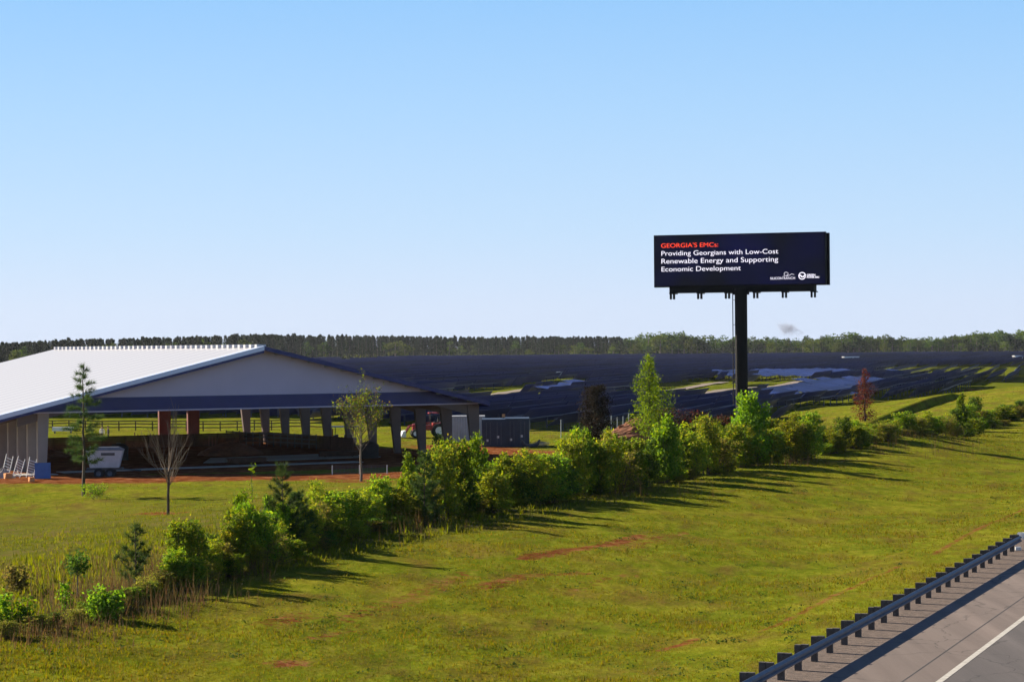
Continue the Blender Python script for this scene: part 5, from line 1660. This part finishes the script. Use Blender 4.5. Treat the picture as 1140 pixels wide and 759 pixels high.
rack(18, 526, 186, 'white slatted rack leaning at the second column from the corner', 22)
rack(6, 524, 190, 'white slatted rack leaning at the column next to the left picture edge', 18, 6)
def block(px, py, D, label, sc, m):
    P = at_depth(px, py, D); root = empty('timber_block', (P.x, P.y, BZ + .09), R(25), label, 'block')
    for k in range(3):
        mb = MB(); mb.box((0, 0, .08 + .15 * k), (.6 * sc, .45 * sc, .13), R(6 * k)); mb.build('board', M[m], root)
block(9, 521, 184, 'small orange-brown pile of timber blocks on the pale path at far left', 1.0, 'orange_paint')
block(35, 530.5, 178, 'tiny pile of timber offcuts beside the blue board', .7, 'orange_paint')
# grey rubble heap at the left edge
def heap(name, label, cat, p, rx, ry, h, m, seed=1, n=26, rz=0.0, rough=.25):
    r = np.random.default_rng(seed); mb = MB(); vs = []; fs = []
    for j in range(n // 2 + 1):
        t = j / (n // 2)
        for i in range(n):
            a = 2 * math.pi * i / n; rr = (1 - t) ** .8 * (1 + r.normal(0, rough * .4)); z = h * (t ** .75) * (1 + r.normal(0, rough * .5)) - (.08 if j == 0 else 0)
            vs.append((rx * rr * math.cos(a), ry * rr * math.sin(a), z))
    for j in range(n // 2):
        for i in range(n): fs.append((j * n + i, j * n + (i + 1) % n, (j + 1) * n + (i + 1) % n, (j + 1) * n + i))
    mb.raw(vs, fs); o = mb.build(name, m); o.location = p; o.rotation_euler = (0, 0, rz); tag(o, label, cat); return o
p = hit(3, 532); heap('rubble_heap', 'grey heap of wire and rubble on the path at the left picture edge', 'heap', p, 1.0, .7, .75, M['concrete'], 3)
p = ground_at(718, 474, 216); heap('soil_heap', 'bright orange-red heap of clay behind the hedge under the yellow-green young tree', 'soil heap', p, 4.2, 2.2, at_depth(716, 462, 216).z - p.z, M['soil_red'], 4, 40, 0.0, .07)
for px, rx, tp_, lb in ((745, 2.8, 455, 'dark red-brown brush heap behind the hedge, largest one by the clay'), (772, 2.0, 458, 'dark red-brown brush heap behind the hedge in the middle of the brush heaps'), (800, 2.2, 464, 'low dark maroon brush heap behind the hedge nearest the billboard pole')):
    P = ground_at(px, 474, 214); h = at_depth(px, tp_, 214).z - P.z
    root = make_bush('brush_heap', lb, 'brush heap', 'leaf_copper', h, rx * 1.5, 12, 1600, .16, .2, at=P, second=('leaf_red', .35), hollow=.1)
# dark implement lying on the grass
p = hit(591, 498)
root = empty('farm_implement', p, R(10), 'small dark curved farm implement lying on the grass in front of the containers', 'implement')
mb = MB(); pts = [(-.95, 0, .75), (-.7, 0, .35), (-.3, 0, .18), (.3, 0, .2), (.75, 0, .4), (.95, 0, .8)]; mb.tube(pts, [.1, .16, .2, .2, .16, .1], 8); mb.build('frame', M['steel_dark'], root)
for k in range(4):
    mb = MB(); mb.tube([(-.6 + k * .4, 0, .2), (-.55 + k * .4, -.35, .02)], [.05, .03], 6); mb.build('tine', M['steel_dark'], root)

# board kick walls round the arena floor
def kick_wall(pts, label):
    P0 = barn(*pts[0], 0)
    root = empty('kick_wall', (P0[0], P0[1], BZ), 0, label, 'kick wall'); iv = np.array((P0[0], P0[1], BZ))
    for (a, b) in zip(pts[:-1], pts[1:]):
        A_ = np.array(barn(*a, BZ)) - iv; B_ = np.array(barn(*b, BZ)) - iv; L_ = np.linalg.norm(B_ - A_); n = max(2, int(L_ / 2.6))
        pm = MB()
        for k in range(6): pm.beam(A_ + (0, 0, .12 + .225 * k), B_ + (0, 0, .12 + .225 * k), .05, .215)
        pm.build('board_panel', M['brown_board'], root)
        for i in range(n + 1):
            c = A_ + (B_ - A_) * i / n + np.array((-Dd[0], -Dd[1], 0)) * .1
            mb = MB(); mb.box((c[0], c[1], .68), (.13, .13, 1.4), BARN_ROT); mb.build('post', M['brown_board'], root)
M['brown_board'] = mat('brown_board', (.085, .04, .022), .9, var=.35, vscale=1.5)
kick_wall([(3, 43.5), (BW - 3, 43.5)], 'long brown board wall across the far end of the shaded arena floor')
kick_wall([(BW - 2.6, 42.9), (BW - 2.6, 22)], 'brown board wall along the right side of the shaded arena floor')

# grassed earth berm with a steep near face at the foot of the hill
def berm():
    pts = [hit(*p_) for p_ in [(950, 478), (975, 471), (1005, 461), (1035, 451), (1058, 444), (1072, 441)]]
    vs = []; fs = []; n = len(pts)
    for i, p_ in enumerate(pts):
        d_ = (pts[min(i + 1, n - 1)] - pts[max(i - 1, 0)]); d_.z = 0; d_.normalize(); nn = Vector((-d_.y, d_.x, 0))
        hh = [.1, .65, .95, 1.05, .8, .1][i]
        for off, z in ((-1.2, -.2), (-.5, hh * .85), (0, hh), (.8, hh * .95), (4.0, -.3)):
            c = p_ + nn * off; vs.append((c.x, c.y, Hs(c.x, c.y) + z))
    for i in range(n - 1):
        for k in range(4): fs.append((5 * i + k, 5 * i + k + 1, 5 * i + k + 6, 5 * i + k + 5))
    mb = MB(); mb.raw(vs, fs); o = mb.build('earth_berm', bpy.data.materials['ground_grass'], None, True); tag(o, kind='structure')
berm()

# clutter on the shaded floor
for g_, d_, rx, h, sd, lb in ((30, 24, 3.4, 1.3, 8, 'dark clay heap on the shaded floor right of the grey slab'), (12, 30, 4.2, 1.0, 9, 'broad low clay heap deep in the shade behind the bare tree')):
    P = Vector(barn(g_, d_, BZ)); heap('clay_heap', lb, 'soil heap', P, rx, rx * .7, h, M['soil_red'], sd, 36, BARN_ROT, .08)
def lumber(g_, d_, rz, label, m='brown_board', n=4):
    root = empty('lumber_stack', barn(g_, d_, BZ), rz, label, 'lumber stack')
    for lv in range(n):
        for k in range(4):
            mb = MB(); mb.box((random.uniform(-.1, .1), -.45 + .3 * k, .18 + .11 * lv), (3.6, .26, .09)); mb.build('plank', M[m], root)
    for x in (-1.3, 1.3):
        mb = MB(); mb.box((x, 0, .06), (.12, 1.3, .12)); mb.build('bearer', M[m], root)
lumber(24, 6, BARN_ROT + R(8), 'low stack of brown planks on the shaded floor behind the slab edge')
lumber(36, 12, BARN_ROT + R(-20), 'stack of brown planks on the shaded floor near the right columns')
def drum(g_, d_, label):
    root = empty('water_tank', barn(g_, d_, BZ), 0, label, 'tank')
    mb = MB(); mb.lathe([(0, 0), (.9, 0), (.92, .1), (.88, .15), (.92, .5), (.88, .55), (.92, .9), (.92, 1.25), (.6, 1.5), (.2, 1.55), (0, 1.55)], (0, 0, 0), n=24); mb.build('barrel', M['rubber'], root)
    mb = MB(); mb.lathe([(.2, 1.55), (.22, 1.65), (0, 1.66)], (0, 0, 0), n=16); mb.build('lid', M['steel_dark'], root)
drum(37.5, 8.5, 'black round water tank in the shade by the right columns')
drum(17, 20, 'black round water tank in the shade behind the bare tree')

# stakes along the far side of the building and a low rail fence
def stake_row():
    P0 = ground_at(150, 481, 254); P1 = ground_at(240, 481, 244)
    root = empty('stake_fence', (P0.x, P0.y, Hs(P0.x, P0.y)), 0, 'row of thin rusty upright stakes along the far side of the building', 'stakes'); iv = Vector(root.location)
    n = 26
    for i in range(n):
        t = i / (n - 1); x = P0.x + (P1.x - P0.x) * t; y = P0.y + (P1.y - P0.y) * t; z = Hs(x, y)
        mb = MB(); mb.box((x - iv.x, y - iv.y, z - iv.z + .5), (.09, .07, 1.3 * random.uniform(.75, 1.1))); mb.build('stake', M['primer_red'], root)
stake_row()
def rail_fence():
    P0 = ground_at(252, 478, 250); P1 = ground_at(352, 478, 236)
    root = empty('board_fence', (P0.x, P0.y, Hs(P0.x, P0.y)), 0, 'low dark rail fence along the far side of the shaded arena floor', 'fence'); iv = Vector(root.location)
    n = 14; pr = None
    for i in range(n):
        t = i / (n - 1); p = Vector((P0.x + (P1.x - P0.x) * t, P0.y + (P1.y - P0.y) * t, 0)); p.z = Hs(p.x, p.y); p -= iv
        mb = MB(); mb.box((p.x, p.y, p.z + .7), (.12, .12, 1.6)); mb.build('post', M['steel_dark'], root)
        if pr is not None:
            for z in (.5, .95, 1.35):
                mb = MB(); mb.beam((pr.x, pr.y - .08, pr.z + z), (p.x, p.y - .08, p.z + z), .05, .14); mb.build('rail', M['steel_dark'], root)
        pr = p
rail_fence()
def field_fence():
    # long pasture fence far behind the building
    P0 = ground_at(40, 470, 300); P1 = ground_at(360, 466, 292)
    root = empty('pasture_fence', (P0.x, P0.y, Hs(P0.x, P0.y)), 0, 'long brown pasture fence with thin rails on the sunlit grass behind the building', 'fence'); iv = Vector(root.location)
    n = 18; pr = None
    for i in range(n):
        t = i / (n - 1); p = Vector((P0.x + (P1.x - P0.x) * t, P0.y + (P1.y - P0.y) * t, 0)); p.z = Hs(p.x, p.y); p -= iv
        mb = MB(); mb.box((p.x, p.y, p.z + .6), (.13, .13, 1.4)); mb.build('post', M['bark'], root)
        if pr is not None:
            for z in (.45, .9, 1.25):
                mb = MB(); mb.beam((pr.x, pr.y - .09, pr.z + z), (p.x, p.y - .09, p.z + z), .04, .13); mb.build('rail', M['bark'], root)
        pr = p
field_fence()
P = ground_at(70, 470, 288)
root = empty('water_trough', P, R(5), 'long white trough on the sunlit grass seen left of the thin pine', 'trough')
mb = MB(); mb.box((0, 0, .55), (2.6, .7, .5)); mb.build('basin', M['white_paint'], root)
mb = MB(); mb.box((-1, 0, .15), (.15, .6, .32)); mb.box((1, 0, .15), (.15, .6, .32)); mb.build('leg', M['steel_dark'], root)

# ------------------------------------------------------------------ people
def person(P, rz, label, shirt, trousers, hair, arm_pose, hat=None, stride=.12):
    root = empty('person', P, rz, label, 'person')
    verts = []; edges = []; rad = []
    def v(p, r, par=None):
        verts.append(p); rad.append(r)
        if par is not None: edges.append((par, len(verts) - 1))
        return len(verts) - 1
    pel = v((0, 0, .95), .15)
    sp = v((0, .01, 1.15), .135, pel); ch = v((0, .0, 1.34), .155, sp); nk = v((0, -.01, 1.49), .06, ch); hd = v((0, -.03, 1.60), .085, nk); hd2 = v((0, -.03, 1.70), .085, hd)
    nose = v((0, -.125, 1.62), .018, hd)
    for sx in (-1, 1):
        v((sx * .095, -.02, 1.62), .018, hd)
        hp = v((sx * .095, 0, .90), .10, pel); kn = v((sx * .10, -.03 * sx * stride * 8, .50), .065, hp); an = v((sx * .10, sx * stride, .09), .045, kn); v((sx * .11, sx * stride - .15, .04), .04, an)
        sh = v((sx * .19, 0, 1.41), .065, ch); el, wr = arm_pose[0 if sx < 0 else 1]
        e = v((sx * .24 + sx * el[0], el[1], 1.15), .046, sh); w = v((sx * .24 + sx * wr[0], wr[1], .92 + wr[2]), .034, e)
        pm = v((sx * .24 + sx * wr[0], wr[1] - .03, .86 + wr[2]), .034, w)
        for k in range(4): v((sx * .24 + sx * wr[0] + (k - 1.5) * .018, wr[1] - .05, .78 + wr[2] + .01 * abs(k - 1.5)), .010, pm)
        v((sx * .24 + sx * wr[0] - sx * .05, wr[1] - .07, .83 + wr[2]), .011, pm)
    me = bpy.data.meshes.new('body'); me.from_pydata(verts, edges, [])
    o = bpy.data.objects.new('body', me); COL.objects.link(o)
    md = o.modifiers.new('skin', 'SKIN'); o.modifiers.new('sub', 'SUBSURF').levels = 1
    sv = me.skin_vertices[0].data
    for i, r in enumerate(rad): sv[i].radius = (r, r * (.75 if i in (pel, sp, ch) else 1)); sv[i].use_root = (i == 0)
    bpy.context.view_layer.update()
    m2 = bpy.data.meshes.new_from_object(o.evaluated_get(bpy.context.evaluated_depsgraph_get()))
    bpy.data.objects.remove(o)
    for m_ in (M['skin'], M[shirt], M[trousers], M[hair], M['rubber']): m2.materials.append(m_)
    for pl in m2.polygons:
        c = pl.center
        if c.z < .10: k = 4
        elif c.z < .97 and abs(c.x) < .2: k = 2
        elif c.z < 1.47 and c.z > .88: k = 1
        elif c.z > 1.66 or (c.z > 1.52 and c.y > .0): k = 3
        else: k = 0
        pl.material_index = k; pl.use_smooth = True
    b = link('body', m2, root)
    if hat:
        mb = MB(); mb.lathe([(.19, 1.72), (.19, 1.735), (.11, 1.74), (.10, 1.83), (.0, 1.85)], (0, -.03, 0), n=18); mb.build('hat', M[hat], root)
relaxed = [((.03, .02), (.03, -.06, 0)), ((.03, .02), (.03, -.06, 0))]
p = ground_at(113.5, 482, 262); person(p, R(20), 'person in a white shirt and dark trousers standing at the far side of the building', 'cloth_white', 'cloth_brown', 'cloth_brown', relaxed)
p = ground_at(120.5, 482, 261); person(p, R(-60), 'person in black clothes and a brown hat standing beside the one in white', 'cloth_dark', 'cloth_dark', 'cloth_brown', [((.03, .02), (.0, -.16, .12)), ((.03, .02), (.03, -.06, 0))], 'cloth_brown')

# ------------------------------------------------------------------ smoke over the far trees
def smoke():
    P = at_depth(878, 366, 2500)
    m = bpy.data.materials.new('smoke'); m.use_nodes = True; nt = m.node_tree; N = nt.nodes; L = nt.links
    N.remove(N['Principled BSDF'])
    pv = N.new('ShaderNodeVolumePrincipled'); pv.inputs['Color'].default_value = (.42, .40, .46, 1)
    tc = N.new('ShaderNodeTexCoord'); n = N.new('ShaderNodeTexNoise'); n.inputs['Scale'].default_value = 2.4; n.inputs['Detail'].default_value = 5; n.inputs['Roughness'].default_value = .6; n.inputs['Distortion'].default_value = .6
    L.new(tc.outputs['Object'], n.inputs['Vector'])
    ln = N.new('ShaderNodeVectorMath'); ln.operation = 'LENGTH'; L.new(tc.outputs['Object'], ln.inputs[0])
    fo = N.new('ShaderNodeMapRange'); fo.inputs['From Min'].default_value = .0; fo.inputs['From Max'].default_value = 1.0; fo.inputs['To Min'].default_value = .22; fo.inputs['To Max'].default_value = -.28; L.new(ln.outputs['Value'], fo.inputs['Value'])
    ad = N.new('ShaderNodeMath'); ad.operation = 'ADD'; L.new(n.outputs['Fac'], ad.inputs[0]); L.new(fo.outputs[0], ad.inputs[1])
    mr = N.new('ShaderNodeMapRange'); mr.inputs['From Min'].default_value = .46; mr.inputs['From Max'].default_value = .72; mr.inputs['To Max'].default_value = .2; L.new(ad.outputs[0], mr.inputs['Value'])
    L.new(mr.outputs[0], pv.inputs['Density']); L.new(pv.outputs[0], N['Material Output'].inputs['Volume'])
    import bmesh
    me = bpy.data.meshes.new('smoke'); b = bmesh.new(); bmesh.ops.create_icosphere(b, subdivisions=3, radius=1.0); b.to_mesh(me); b.free()
    me.materials.append(m)
    o = link('smoke', me); o.location = P; o.scale = (23, 10, 13); o.rotation_euler = (0, R(24), 0)
    tag(o, 'small grey drifting puff of smoke above the far trees', 'smoke', kind='stuff')
smoke()

# ------------------------------------------------------------------ haze
def haze():
    m = bpy.data.materials.new('haze'); m.use_nodes = True; N = m.node_tree.nodes
    N.remove(N['Principled BSDF'])
    pv = N.new('ShaderNodeVolumePrincipled'); pv.inputs['Color'].default_value = (.72, .76, .9, 1); pv.inputs['Density'].default_value = HAZE_D; pv.inputs['Anisotropy'].default_value = .2
    m.node_tree.links.new(pv.outputs[0], N['Material Output'].inputs['Volume'])
    mb = MB(); mb.box((0, 1300, 22.0), (9000, 3000, 62)); o = mb.build('haze', m); tag(o, 'thin pale morning haze over the fields', 'haze', kind='stuff')
HAZE_D = 0.000028
haze()
